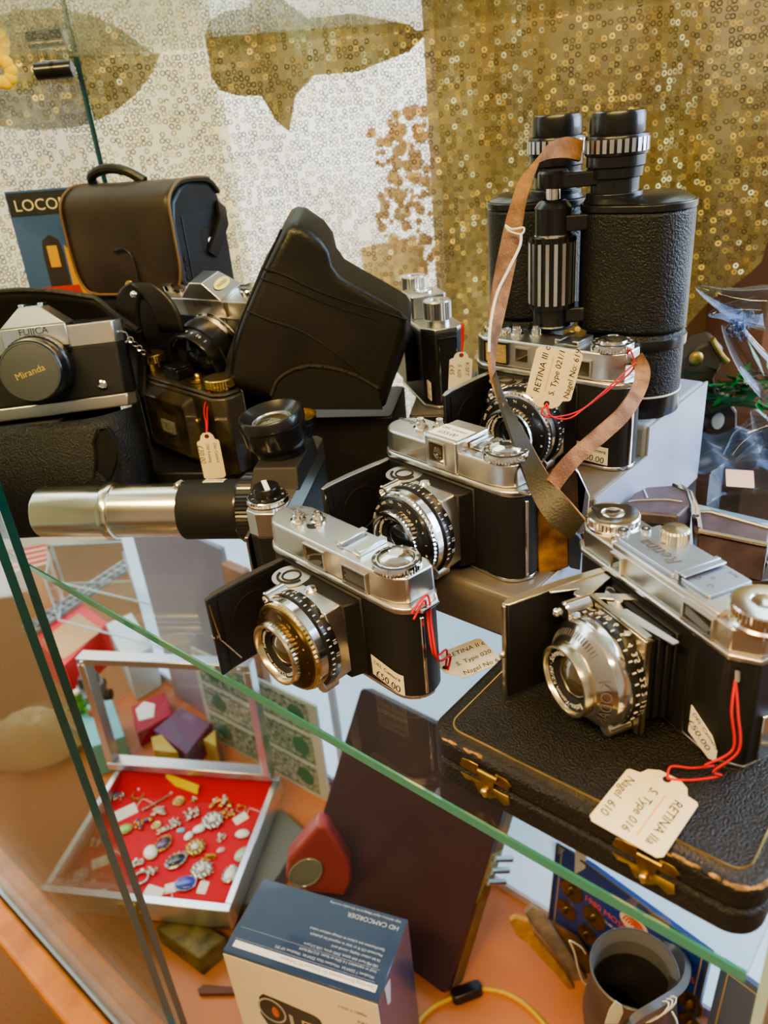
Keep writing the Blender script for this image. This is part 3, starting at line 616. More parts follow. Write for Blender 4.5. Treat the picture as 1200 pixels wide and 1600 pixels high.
# ------------------------------------------------------------------ half leather pouch below the strap
t = thing('leather_pouch', 'worn brown leather pouch with tan lining and metal edge, upright by the grey riser', 'pouch', (.112, .425, 0))
def slab(m, px, y0, dy):
    q = [PY(u, v, y0) for u, v in px]; n = len(q); w = V((0, dy, dy * .2))
    m._add(q + [p + w for p in q], [tuple(range(n)), tuple(range(n, 2 * n))[::-1]] + [(i, (i + 1) % n, n + (i + 1) % n, n + i) for i in range(n)])
m = W(t); slab(m, [(866, 748), (880, 738), (898, 735), (913, 762), (908, 800), (903, 834), (882, 826), (862, 800)], .424, .010); obj('flap', m, PADL, t, .0015, 2)
m = W(t); slab(m, [(898, 734), (904, 737), (922, 775), (920, 800), (911, 834), (903, 836), (907, 800), (913, 764)], .4235, .008); obj('metal_edge', m, STEEL, t, .0008, 2)
m = W(t); slab(m, [(834, 790), (862, 800), (888, 828), (890, 886), (866, 894), (842, 902)], .430, .006); obj('lining', m, TAN, t, .001, 2)
m = W(t); slab(m, [(888, 826), (905, 838), (911, 846), (907, 892), (890, 888)], .428, .010); obj('gusset', m, mat('blue_black_leather', (.035, .045, .065), .5, bump=.3, bs=900), t, .001, 2)

# ------------------------------------------------------------------ single-lens reflex cameras
def slr(label, pos, yaw, pit=0, rol=0, prism=True, chrome=True, lens='normal'):
    t = thing('reflex_camera', label, 'camera', pos, yaw, None, pit, rol); hl = .070
    ol = [(-hl, -.004), (-hl + .006, -.012), (-.040, -.0135), (.040, -.0135), (hl - .006, -.012), (hl, -.004), (hl, .010), (hl - .006, .0160), (-hl + .006, .0160), (-hl, .010)]
    sc = lambda k: [(x * (1 + k), y * (1 + k * 3)) for x, y in ol]
    m = MB(); m.prism(ol, .0110, .0560); obj('body', m, LEA, t, .0015, 2)
    m = MB(); m.prism(sc(.004), 0, .0112); obj('base_plate', m, CHR, t, .001, 2)
    m = MB(); m.prism(sc(.004), .0555, .0740); 
    if prism: m.prism([(-.0270, -.0165), (.0270, -.0165), (.0280, .010), (-.0280, .010)], .0580, .0765); m.prism([(-.0270, -.0165), (.0270, -.0165), (.0275, .0165), (-.0275, .0165)], .0765, .0925, top=[(-.0085, -.0145), (.0085, -.0145), (.010, .010), (-.010, .010)])
    obj('top_plate', m, CHR, t, .0008, 2)
    return t
def mount(t, mt=CHB, z=.036, k=1.):
    m = MB(); m.lathe([(.018, 0), (.0310, 0), (.0310, .0035), (.0285, .0050), (.0285, .0075), (.018, .0075)], 56, LM(-.0135, z) @ Matrix.Diagonal((k, k, 1, 1))); return obj('lens_mount', m, mt, t)
# the camera with the capped lens
t = slr('chrome and black reflex camera with a grey lens cap, standing before its open leather case', (-.2815, .672, .0962), R(6), R(-10))
m = MB(); m.text('FUJICA', .0080, None, T3((0, -.0168, .0728)) @ RX(90)); m.text('ST605N', .0050, None, T3((-.042, -.0142, .0620)) @ RX(90)); obj('lettering', m, INK, t)
m = MB(); m.box(-.0270, .0270, -.0160, -.0130, .0520, .0600); m.box(-.0075, -.0045, -.006, .0150, .0915, .0945); m.box(.0045, .0075, -.006, .0150, .0915, .0945); obj('prism_trim', m, BLK, t, .0006, 1)
m = MB(); m.box(-.0090, .0090, -.008, .0130, .0918, .0930); m.box(-.010, -.006, -.008, .013, .0920, .0950); m.box(.006, .010, -.008, .013, .0920, .0950); obj('accessory_shoe', m, CHB, t, .0004, 1)
mount(t, BLK, .042, .86)
m = MB(); A = LM(-.0210, .042) @ Matrix.Diagonal((.88, .88, 1, 1)); m.lathe([(.024, 0), (.0315, .0000), (.0320, .001, .0006), (.0320, .0120, .0006), (.0300, .0135), (.0295, .0190), (.0285, .0210), (.0285, .0270), (.0272, .0280), (.024, .0280)], 90, A); ln = obj('lens', m, BLK, t)
m = MB(); m.lathe([(.0272, .0270), (.0272, .0300), (.0262, .0306), (.0258, .0300), (.0250, .0302), (1e-6, .0302)], 64, A); cp = obj('lens_cap', m, mat('slate_grey_cap', (.095, .10, .095), .42), t)
m = MB(); m.text('Miranda', .0088, None, A @ T3((0, 0, .0304)) @ RZ(14)); obj('cap_lettering', m, INKY, cp)
m = MB(); m.lathe([(.0095, 0, .0005), (.0095, .0045, .0005), (.0080, .0055), (1e-6, .0055)], 48, T3((-.056, .001, .0740))); obj('speed_dial', m, BLK, t)
m = MB(); m.lathe([(.0085, 0, .0005), (.0085, .0030, .0005), (1e-6, .0035)], 48, T3((.0360, .003, .0740))); m.box(.0340, .0640, -.004, .002, .0745, .0765); obj('rewind_crank', m, BLK, t)
m = MB(); m.lathe([(.0040, 0), (.0040, .0020), (.0026, .0026), (.0022, .0016), (1e-6, .0016)], 20, LM(-.0135, .021, .046)); obj('self_timer', m, CHB, t)
m = MB(); m.tube([(.0690, -.008, .0640), (.0740, -.010, .0620), (.0760, -.010, .0560), (.0720, -.009, .0540)], .0010, 6); 
for i in range(4): m.tube([(.0770 + i * .003 + .0022 * math.cos(a), -.012 - .0022 * math.sin(a) * (i % 2), .0560 - i * .004 + .0022 * math.sin(a)) for a in [R(k * 30) for k in range(12)]], .0006, 5, True)
obj('strap_ring', m, CHB, t)
# its open case: back with curved flap
t = thing('leather_camera_case', 'open black leather camera case draped behind the camera with the round cap', 'camera case', (-.300, .715, .0928))
m = W(t)
def bk(u, v):
    x = -.42 + .206 * u; y = .760 - .024 * u - .030 * max(0, u - .82) / .18; z = .0932 + v * (.083 + .016 * math.sin(PI * min(1, u * 1.15)) - .022 * max(0, u - .80) / .20)
    return (x + (.010 * v * u), y + .030 * (1 - v) * 0 + .012 * math.sin(PI * v), z)
m.grid(bk, 26, 12); o = obj('case_back', m, LEAS, t); sd = o.modifiers.new('s', 'SOLIDIFY'); sd.thickness = .004; sd.offset = 0
m = W(t); m.tube([bk(i / 30, 1) for i in range(31)], .0028, 8); m.tube([bk(1, i / 12) for i in range(13)], .0028, 8); obj('rolled_edge', m, LEAS, t)
m = W(t)
def fl(u, v):
    c = V((-.199, .712, .152)); a = R(215 - 215 * v); rr = .030
    return c + V((.024 * (u - .5) + .004, -.012 * (u - .5), 0)) + V((.8 * rr * math.cos(a), -.5 * rr * math.cos(a), rr * 1.35 * math.sin(a)))
m.grid(fl, 6, 18); o = obj('curled_flap', m, LEAS, t); sd = o.modifiers.new('s', 'SOLIDIFY'); sd.thickness = .003
m = W(t); m.ball(PY(209, 460, .69), .0032, 8); obj('press_stud', m, CHB, t)
# lower front of the case
t = thing('leather_half_case', 'loose pebbled black leather case front with dark opening, below the capped camera', 'camera case', (-.300, .64, .0))
m = W(t); wall = [(x, y + .052) for x, y in ((-.405, .600), (-.398, .585), (-.380, .575), (-.340, .570), (-.290, .566), (-.250, .566), (-.228, .572), (-.215, .586), (-.212, .600), (-.216, .612))]
pp = spl([(x, y, 0) for x, y in wall], 5); n = len(pp)
def cf(u, v):
    p = pp[min(n - 1, int(u * (n - 1) + .5))]; k = math.sin(PI * v) * .010
    q = V((-.300, .70, 0)); d = (p - q).normalized()
    zt = .1020 - .010 * max(0, (u - .70) / .30) ** 2
    return p + d * k + V((0, .010 * v * v, .0005 + zt * v))
m.grid(cf, n - 1, 12); o = obj('case_wall', m, LEAB, t); sd = o.modifiers.new('s', 'SOLIDIFY'); sd.thickness = .0035; sd.offset = -1
m = W(t); slab(m, [(int(165 + 19 * math.cos(a)), int(711 + 42 * math.sin(a))) for a in [2 * PI * i / 22 for i in range(22)]], .614, .004); obj('side_dark_patch', m, BLKM, t, .001, 2)  # black disc put where the hollow inside would be dark
m = W(t); m.tube([PY(u, v, .613) for u, v in ((146, 752), (150, 716), (146, 690), (152, 671), (167, 668), (182, 690), (187, 720), (180, 750))], .0012, 6); obj('opening_rim', m, LEAS, t)

# camera with silver tube
t = slr('reflex camera with round black magnifier on top and long silver tube lens', (-.0720, .545, 0), R(-100.1), prism=False)
m = mount(t)
A = LM(-.0210, .042)
m = MB(); m.lathe([(.020, 0), (.0268, 0, .0007), (.0268, .0155, .0007), (.0250, .0165), (.0250, .0180)], 110, A); obj('tube_collar', m, BLK, t)
m = MB(); m.lathe([(.0236, .0170), (.0238, .0180), (.0238, .0640), (.0228, .0655), (.0215, .0655)], 64, A); bt = obj('black_tube', m, BLKM, t)
m = MB(); m.grid(lambda u, v: (.0240 * math.cos(R(118 - 30 * u)), .0240 * math.sin(R(118 - 30 * u)), .0300 + .0170 * v), 8, 1, A); s = obj('price_sticker', m, BUFF, bt)
m = MB(); fn = lambda x, y: (.0243 * math.cos(R(103) - y / .0243), .0243 * math.sin(R(103) - y / .0243), .0385 + x)
m.text('DEL Camera', .0030, lambda x, y: fn(x, y + .0035), A, 'C'); m.text('£95.00', .0050, lambda x, y: fn(x, y - .0018), A, 'C'); obj('handwriting', m, INK, s)
m = MB(); m.lathe([(.0205, .0640), (.0216, .0650), (.0216, .1230), (.0232, .1236), (.0236, .1245), (.0236, .1300), (.0232, .1308), (.0212, .1312), (.0208, .1330), (.0208, .1890), (.0202, .1900), (.0190, .1902), (1e-6, .1902)], 72, A); tb = obj('silver_tube', m, ALU, t)
m = MB(); m.lathe([(.0046, 0), (.0050, .0008), (.0050, .0040), (.0044, .0048), (1e-6, .0048)], 24, A @ T3((0, .0195, .0660)) @ RX(-65)); obj('thumbscrew', m, CHB, tb)
# magnifier block and eyepiece
m = MB(); m.prism([(-.0340, -.0190), (.0330, -.0190), (.0330, .0190), (-.0340, .0190)], .0730, .0890, top=[(-.030, -.0150), (.027, -.0150), (.027, .0175), (-.030, .0175)]); obj('finder_housing', m, mat('grey_black_wrinkle', (.030, .028, .027), .5, bump=.2, bs=1800), t, .001, 2)
m = MB(); B = T3((-.002, -.001, .0860)) @ RX(6) @ RY(4)
m.lathe([(.018, 0), (.0185, .008), (.0200, .0095), (.0205, .0100, .0003), (.0235, .0150, .0003), (.0240, .0270, .0003), (.0248, .0282), (.0250, .0340), (.0236, .0362), (.0222, .0364), (.0190, .0330), (.0150, .0300), (.0140, .0296)], 100, B); mg = obj('magnifier', m, BLK, t)
m = MB(); m.lathe([(.0150, .0302), (.0140, .0304), (.0136, .0296)], 48, B); obj('magnifier_rim', m, CHR, mg)
m = MB(); m.lathe([(.0140, .0294), (.0080, .0312), (1e-6, .0318)], 48, B); obj('magnifier_glass', m, LENSP, mg)
m = MB(); D = T3((.0500, .000, .0745)); m.lathe([(.0150, 0, .0005), (.0150, .0030, .0005), (.0142, .0036), (1e-6, .0036)], 80, D); d = obj('speed_dial', m, CHB, t)
m = MB(); m.lathe([(.0136, .0036), (.0134, .0044), (.0098, .0048), (.0096, .0100), (.0088, .0112), (1e-6, .0112)], 48, D); k = obj('dial_knob', m, BLK, d)
m = MB(); m.box(-.0085, .0085, -.0018, .0018, .0112, .0118, D @ RZ(25)); ringtext(m, ['1', '2', '4', '8', '15', '30', '60', 'B'], .0116, .0049, .0026, D, 0, R(-45), True); obj('pointer', m, INKW, k)
m = MB(); m.box(.045, .066, -.0150, -.0138, .013, .052); m.box(.045, .047, -.016, -.0138, .013, .052); m.box(.064, .066, -.016, -.0138, .013, .052); m.box(.045, .066, -.0165, -.0138, .050, .053); obj('front_trim', m, CHB, t, .0003, 1)
m = MB(); E2 = T3((-.0500, .000, .0740))
m.lathe([(.0110, 0), (.0110, .0090), (.0140, .0120), (.0150, .0200), (.0160, .0210), (.0165, .0260)], 48, E2); ee = obj('eyepiece_cup', m, BLK, t)
m = MB(); m.lathe([(.0165, .0256), (.0168, .0264), (.0156, .0266), (.0150, .0240), (1e-6, .0232)], 48, E2); obj('brass_rim', m, BRASS, ee)
m = MB(); m.lathe([(.0075, 0), (.0075, .0110), (.0065, .0120), (.0050, .0120), (.0046, .0105), (1e-6, .0105)], 32, T3((-.0270, -.004, .0800))); obj('rewind_button', m, BLK, t)

# camera leaning beside the satchel
t = slr('chrome-topped reflex camera with a yellow oval sticker leaning beside the satchel', (-.124, .738, .112), R(-36), R(17), 0)
t.scale = (.93, .93, .93)
m = MB(); m.text('OLYMPUS', .0058, None, T3((0, -.0168, .0715)) @ RX(90)); obj('lettering', m, INK, t)
m = MB(); m.lathe([(.0095, 0, .0005), (.0095, .0070, .0005), (.0082, .0080), (1e-6, .0080)], 48, T3((.0500, .002, .0740))); m.box(.040, .060, .000, .004, .0810, .0830); obj('rewind_crank', m, CHB, t)
m = MB(); m.lathe([(.0080, 0, .0005), (.0080, .0060, .0005), (1e-6, .0065)], 48, T3((-.0400, .000, .0740))); obj('speed_dial', m, CHB, t)
m = MB(); m.lathe([(.0060, 0), (.0060, .008), (1e-6, .0085)], 24, T3((-.058, 0, .074))); obj('release_button', m, CHB, t)
m = MB(); E3 = frame(V((.0187, .0005, .0852)), V((0, 1, 0)), V((-1, 0, 1))); m.lathe([(1e-6, .0003), (.0052, .0003), (.0052, 0)], 32, E3 @ Matrix.Diagonal((2.0, 1, 1, 1))); s = obj('oval_sticker', m, mat('pale_yellow_sticker', (.75, .70, .25), .5), t)
m = MB(); m.text('PASSED', .0044, None, E3 @ T3((0, 0, .0006))); obj('sticker_lettering', m, INK, s)
mount(t, CHB, .0310); A = LM(-.0210, .0310)
m = MB(); m.lathe([(.024, 0), (.0300, .0000), (.0310, .0010), (.0310, .0050), (.0305, .0055), (.0322, .0060, .0006), (.0322, .0210, .0006), (.0300, .0220), (.0300, .0330), (.0290, .0350), (.0272, .0350), (.0250, .0280), (.0180, .0250)], 90, A); ln = obj('lens', m, BLK, t)
m = MB(); m.lathe([(.0303, .0001), (.0314, .0012), (.0314, .0048), (.0303, .0056)], 64, A); obj('lens_band', m, CHB, ln)
m = MB(); ringtext(m, ['22', '16', '11', '8', '5.6', '4', '2.8', '2'], .0302, .0275, .0040, A, R(150), R(-15)); m.text('OM-SYSTEM  G.ZUIKO AUTO-S', .0030, lambda x, y: ((.0262 + y) * math.cos(R(100) - x / .0262), (.0262 + y) * math.sin(R(100) - x / .0262), .0325), A); obj('lens_lettering', m, INKW, ln)
m = MB(); m.lathe([(.0200, .0255), (.0120, .0285), (1e-6, .0295)], 40, A); obj('lens_glass', m, LENS, ln)

# satchel
t = thing('camera_bag', 'dark leather camera bag with rounded flap, stitched side and curved handle at the back', 'bag', (-.201, .814, .093), R(-24))
w, d, h = .059, .044, .174
pf = [(-d, 0), (-d, h - .03), (-d + .006, h - .012), (-d + .020, h - .002), (-.01, h + .002), (d - .020, h - .002), (d - .006, h - .014), (d, h - .035), (d, 0)]
Q = Matrix(((0, 0, 1, 0), (1, 0, 0, 0), (0, 1, 0, 0), (0, 0, 0, 1)))
m = MB(); m.prism(pf, -w + .004, w, Q); obj('bag_body', m, LEAG, t, .004, 3)
prof = spl([(d - .004, h - .012, 0), (d - .02, h + .001, 0), (-.01, h + .0045, 0), (-d + .014, h + .002, 0), (-d - .001, h - .010, 0), (-d - .0035, h - .035, 0), (-d - .0038, h - .07, 0), (-d - .0038, h - .092, 0)], 6)
m = MB(); nn = len(prof)
def fp(u, v):
    p = prof[min(nn - 1, int(v * (nn - 1) + .5))]; e = max(0, (v - .80) / .20); hw = (w + .002) - .022 * (1 - math.sqrt(max(0, 1 - e * e)))
    return ((u * 2 - 1) * hw, p.x, p.y)
m.grid(fp, 20, nn - 1); o = obj('flap', m, LEABR, t); sd = o.modifiers.new('s', 'SOLIDIFY'); sd.thickness = .0035
m = MB(); m.tube([V(fp(1, i / (nn - 1))) + V((.001, -.001, 0)) for i in range(6, nn)] + [V(fp(1 - i / 20, 1)) + V((0, -.001, 0)) for i in range(1, 20)] + [V(fp(0, 1 - i / (nn - 1))) + V((-.001, -.001, 0)) for i in range(0, nn - 6)], .0013, 6); obj('flap_piping', m, mat('tan_edge_paint', (.17, .10, .045), .5), o)
m = MB(); m.lathe([(.0055, 0), (.0055, .0015), (.0040, .0025), (1e-6, .0028)], 24, T3((.002, -d - .0060, h - .084)) @ RX(90)); obj('stud', m, BRASS, o)
m = MB(); m.tube(spl([(-.008, -d - .0065, h - .052), (.006, -d - .0072, h - .050), (.013, -d - .0072, h - .062), (.013, -d - .0070, h - .084)], 6), .0011, 6); obj('cord_loop', m, LEAS, o)
m = MB(); m.tube(spl([(-w + .006, -.004, h + .004), (-w + .010, -.008, h + .012), (-w + .030, -.010, h + .017), (-w + .052, -.010, h + .014), (-w + .070, -.008, h + .004)], 6), .0046, 10, False, Matrix.Diagonal((1, 1, 1, 1))); obj('handle', m, LEAS, t)
m = MB()
for i in range(13): m.box(w - .0005, w + .0016, -d + .006, -d + .010, .010 + i * .0082, .0152 + i * .0082)
obj('side_stitching', m, LEAS, t, .0008, 1)
m = MB(); m.box(w, w + .0012, -d + .014, d - .010, .004, h - .026); obj('side_gusset', m, LEAG, t, .003, 3)
m = MB(); m.tube([(w + .003 + .005 * math.cos(a) * .3, .010 + .006 * math.cos(a), .118 + .006 * math.sin(a)) for a in [R(30 * i) for i in range(12)]], .0010, 6, True); sr = obj('side_ring', m, CHB, t)
m = MB(); m.strip([(w + .004, .004, .108), (w + .006, .012, .118), (w + .010, .024, .136), (w + .002, .036, .150)], [V((.0, .006, -.004))] * 4, .003); obj('strap_stub', m, LEAS, t)
m = MB(); m.prism(rrect(-.012, .012, -.014, .014, .004), 0, .0020, T3((w, .008, .122)) @ RY(90)); obj('ring_patch', m, LEAS, t, .0008, 1)

# railway book
c = [PY(18, 300, .83), PY(128, 314, .83), PY(160, 470, .83), PY(52, 470, .83)]
o = c[3]; M = frame(o, V((1, .05, -.02)), c[0] - c[3]); wd = .105; ht = (c[0] - c[3]).length
t = thing('railway_book', 'blue-covered railway book with cream title band standing behind the bag', 'book', o)
m = W(t); m.box(0, wd, 0, ht, -.006, 0, M); obj('cover', m, mat('navy_cover', (.055, .12, .30), .45), t)
m = W(t); m.box(.001, wd - .001, ht * .78, ht * .985, 0, .0004, M); b = obj('title_band', m, mat('dark_band', (.030, .030, .034), .5), t)
m = W(t); m.text('LOCOMOTIVES', .0150, None, M @ T3((.006, ht * .875, .0008)), 'L'); obj('title', m, mat('cream_title', (.75, .68, .42), .6), b)
m = W(t); m.prism([(.022, ht * .02), (.042, ht * .02), (.042, ht * .42), (.040, ht * .55), (.032, ht * .60), (.024, ht * .55), (.022, ht * .42)], 0, .0005, M); g = obj('printed_engine', m, mat('dark_engine', (.035, .03, .04), .5), t)
m = W(t); m.prism([(.027, ht * .30), (.037, ht * .30), (.037, ht * .50), (.027, ht * .50)], .0005, .0008, M); m.prism([(.044, 0), (.095, 0), (.070, ht * .20), (.044, ht * .5)], 0, .0004, M); obj('printed_cab', m, mat('ochre_print', (.55, .33, .05), .5), g)
m = W(t); m.prism([(.008, 0), (.052, 0), (.050, ht * .12), (.010, ht * .12)], .0004, .0009, M); obj('printed_buffer', m, mat('red_print', (.45, .04, .03), .5), g)

# big black leather case
t = thing('leather_camera_case', 'large smooth black leather camera case tilted on its end, torn at the bottom opening', 'camera case', PY(500, 600, .70))
out = [(446, 348), (456, 343), (470, 345), (500, 366), (514, 385), (520, 410), (533, 428), (560, 444), (600, 466), (634, 486), (642, 500), (641, 525), (628, 562), (612, 604), (600, 640), (560, 640), (470, 640), (360, 604), (350, 590), (352, 565), (372, 505), (405, 425)]
q = [PY(u, v, .655) for u, v in out]; cc = sum(q, V()) / len(q); n = len(q)
f0 = [cc + (p - cc) * .90 + V((0, -.010, .002)) for p in q]; fr = [cc + (p - cc) for p in q]; bk_ = [cc + (p - cc) * 1.0 + V((.004, .038, .007)) for p in q]
m = W(t); m._add(f0 + fr + bk_, [tuple(range(n)), tuple(range(2 * n, 3 * n))[::-1]] + [(j * n + i, j * n + (i + 1) % n, j * n + n + (i + 1) % n, j * n + n + i) for j in (0, 1) for i in range(n)]); cb = obj('case_body', m, LEAS, t, .005, 4, 60)
def seam(px, r=.0008, y=.6445): return spl([PY(u, v, y) for u, v in px], 8)
m = W(t); m.tube(seam([(409, 420), (440, 428), (490, 452), (545, 472), (600, 488), (636, 500)]), .0009, 6); m.tube(seam([(404, 434), (450, 450), (520, 478), (590, 500)]), .0006, 6); m.tube(seam([(386, 486), (420, 500), (475, 520), (530, 556), (575, 592), (588, 606)]), .0010, 6); m.tube(seam([(440, 358), (402, 440), (370, 520), (358, 590)]), .0010, 6); obj('seams', m, LEAS, cb)
m = W(t); ar = [PY(u, v, .644) for u, v in ((428, 640), (424, 618), (434, 594), (458, 578), (490, 572), (530, 578), (562, 590), (590, 606), (598, 640))]
m._add(ar + [p + V((0, .02, 0)) for p in ar], [tuple(range(len(ar)))]); obj('opening_dark_panel', m, BLKM, cb)  # matt black panel stands in for the shaded inside of the arch
m = W(t); m.tube(spl(ar[1:-1], 6), .0016, 6)
for i in range(30):
    _te = spl(ar[3:-1], 6); p = _te[min(len(_te) - 1, i)]; m.ball(p + V((random.uniform(-.001, .001), -.001, random.uniform(-.001, .001))), random.uniform(.0006, .0014), 4)
obj('torn_edge', m, mat('frayed_lining', (.030, .026, .022), .9), cb)
m = W(t); lip = spl([PY(u, v, .672) for u, v in ((505, 374), (514, 400), (530, 425), (560, 443), (634, 486))], 6); m.tube(lip, .0030, 8); obj('top_lip', m, LEAS, cb)

# worn folding camera with gilt knobs
t = thing('folding_camera', 'worn brown-black closed folding camera with two gilt knobs on top', 'camera', (-.1690, .693, .0356), R(-47)); hl = .074
ol = [(-hl, -.006), (-hl + .008, -.016), (hl - .010, -.016), (hl, -.008), (hl, .010), (hl - .008, .016), (-hl + .008, .016), (-hl, .010)]
m = MB(); m.prism(ol, 0, .071); m.prism([(x * .97, y * .9) for x, y in ol], .071, .0745); obj('body', m, OLD, t, .0018, 2)
m = MB(); m.prism(rrect(-.046, .036, .004, .068, .004), 0, .0090, T3((0, -.0155, 0)) @ RX(90), top=rrect(-.039, .029, .011, .061, .004)); dr = obj('front_door', m, OLD, t, .001, 2)
m = MB(); m.prism(rrect(-.019, .013, .017, .048, .003), 0, .0006, T3((0, -.0246, 0)) @ RX(90)); dp = obj('door_panel', m, mat('scuffed_panel', (.05, .038, .022), .4, var=.5, vs=90), dr)
m = MB(); m.prism(rrect(-.012, .010, .0300, .0420, .001), 0, .0012, T3((0, -.0252, 0)) @ RX(90)); pt = obj('maker_plate', m, mat('tarnished_plate', (.42, .42, .36), .4, .7), dr)
m = MB(); m.tube([(x, y, 0) for x, y in rrect(-.009, .007, .0320, .0400, .001)], .0004, 5, True, T3((0, -.0266, 0)) @ RX(90)); m.lathe([(.0022, 0), (.0030, 0), (.0030, .0003), (.0022, .0003)], 20, T3((-.001, -.0265, .036)) @ RX(90)); obj('plate_emblem', m, INKG, pt)
for x, zz in ((-.058, .008), (.056, .003)):
    m = MB(); m.lathe([(.0090, 0), (.0090, zz), (.0140, zz, .0005), (.0140, zz + .0018, .0005), (.0133, zz + .0020), (.0140, zz + .0024, .0005), (.0140, zz + .0066, .0005), (.0130, zz + .0074), (.0060, zz + .0070), (1e-6, zz + .0070)], 72, T3((x, .001, .0744))); obj('winding_knob', m, GOLD, t)
m = MB(); m.box(-.022, .002, -.008, .010, .0745, .0840); m.box(-.020, 0, -.009, .011, .0840, .0860); obj('finder', m, BLK, t, .001, 2)
m = MB(); m.lathe([(.0040, 0), (.0080, .0005), (.0080, .0030), (.0040, .0034)], 28, T3((.0200, .002, .0745))); m.ball((.020, .002, .079), .0036, 8); obj('exposure_button', m, GOLD, t)
m = MB()
for z in (.024, .046): m.ball((.036, -.0165, z), .0026, 8)
obj('door_studs', m, BRASS, t)

# small black camera
t = thing('small_camera', 'small black camera with knurled steel knobs standing end-on beside the binoculars', 'camera', (.0575, .728, .0628), R(-78)); hl = .050
ol = [(-hl, -.006), (-hl + .010, -.018), (hl - .012, -.018), (hl, -.008), (hl, .012), (hl - .008, .020), (-hl + .008, .020), (-hl, .012)]
m = MB(); m.prism(ol, .003, .070); obj('body', m, LEA, t, .001, 2)
m = MB(); m.prism([(x * 1.01, y * 1.03) for x, y in ol], .070, .0740); obj('top_plate', m, CHR, t, .001, 2)
m = MB(); m.prism([(x * 1.01, y * 1.03) for x, y in ol], 0, .003); obj('base_plate', m, CHR, t, .001, 2)
m = MB(); m.prism(rrect(-.028, .006, -.016, .018, .003), .074, .0950); obj('finder_housing', m, CHR, t, .001, 2)
for x, h_, r_ in ((.030, .020, .0125), (-.040, .030, .0120)):
    m = MB(); m.lathe([(r_ * .9, 0), (r_ * .9, .004), (r_, .005, .0006), (r_, h_, .0006), (r_ - .001, h_ + .001), (r_ * .5, h_ + .001), (r_ * .45, h_ - .002), (1e-6, h_ - .002)], 60, T3((x, .001, .074))); obj('winding_knob', m, CHR, t)
m = MB(); m.lathe([(.0095, 0), (.0095, .0012), (.0075, .0014), (.0070, .0006), (1e-6, .0006)], 36, T3((-.012, .001, .0950))); obj('counter_dial', m, CHB, t)
m = MB(); m.cyl(.003, 0, .012, 16, T3((-.030, -.012, .074))); obj('release_button', m, CHB, t)
m = MB(); m.prism(rrect(-.036, .016, .018, .066, .004), 0, .010, T3((0, -.018, 0)) @ RX(90)); obj('front_panel', m, BLK, t, .001, 2)
m = MB(); m.tube([(.0515, -.006, .008), (.0515, -.006, .066), (.0515, .010, .066), (.0515, .010, .008)], .0010, 6); m.tube([(-.030, -.0290, .022), (-.030, -.0290, .042), (-.018, -.029, .042)], .0010, 6); obj('bright_trim', m, CHB, t)
m = MB(); m.box(.038, .0482, -.0150, -.0143, .010, .027, T3((.0035, -.0010, 0)) @ RZ(0)); s = obj('price_sticker', m, BUFF, t)
m = MB(); m.text('DEL Camera', .0024, None, T3((.0468, -.0163, .0215)) @ RX(90)); m.text('£45.00', .0038, None, T3((.0468, -.0163, .0140)) @ RX(90)); obj('handwriting', m, INK, s)

# chrome-edged camera lying at the right
PUR = mat('purple_grey_leather', (.11, .085, .11), .34, bump=.25, bs=700, var=.4, vs=60)
t = thing('folding_camera', 'closed camera with purple-grey panels and double chrome rims, lying behind the pale-topped camera', 'camera', (.195, .480, 0))
def pr(m, px, z0, z1): m.prism([(P(u, v, z1).x, P(u, v, z1).y) for u, v in px], z0, z1)
big = [(978, 784), (990, 770), (1010, 760), (1052, 757), (1076, 768), (1082, 788), (1060, 806), (1005, 800), (985, 802)]
m = W(t); pr(m, big, 0, .048); obj('body', m, PUR, t, .002, 2)
m = W(t); z = .0484
m.tube([P(u, v, z) for u, v in ((1052, 757), (1076, 768), (1083, 790), (1084, 806))], .0014, 6); m.tube([P(u, v, z) for u, v in ((1062, 758), (1082, 770), (1089, 792), (1090, 806))], .0012, 6); m.tube([P(1083, 790, z), P(1086, 850, .012)], .0014, 6); m.tube([P(1089, 792, z), P(1093, 852, .012)], .0012, 6); m.tube(spl([P(u, v, z) for u, v in ((982, 784), (1000, 782), (1040, 781), (1066, 784))], 5), .0009, 6); m.tube(spl([P(u, v, z) for u, v in ((1004, 762), (1008, 769), (1012, 779))], 4), .0007, 6); obj('rims', m, CHB, t)
m = W(t); pr(m, [(990, 800), (995, 793), (1010, 800), (1038, 820), (1050, 840), (1000, 840)], 0, .040); ls = obj('leather_pad', m, LEAB, t, .001, 2)
m = W(t); m.tube(spl([P(u, v, .0405) for u, v in ((995, 793), (1012, 799), (1038, 819), (1052, 842))], 5), .0010, 6); obj('pad_rim', m, CHG, ls)
m = W(t); pr(m, [(1088, 800), (1110, 800), (1205, 826), (1200, 850), (1092, 828)], .006, .036); obj('opened_flap', m, PUR, t, .0015, 2)
m = W(t); z = .0364
m.tube([P(u, v, z) for u, v in ((1088, 800), (1110, 800), (1205, 826))], .0014, 6); m.tube([P(u, v, z) for u, v in ((1092, 829), (1200, 851))], .0018, 6); m.tube([P(u, v, z) for u, v in ((1092, 829), (1088, 800))], .0030, 6); obj('flap_rims', m, CHB, t)
m = W(t); m.tube([P(1092, 852, .0075), P(1200, 880, .0075)], .0016, 6); obj('base_rim', m, CHB, t)
m = W(t); pr(m, [(1092, 850), (1200, 862), (1210, 905), (1150, 912), (1110, 885)], 0, .006); obj('base', m, LEABR, t, .001, 1)

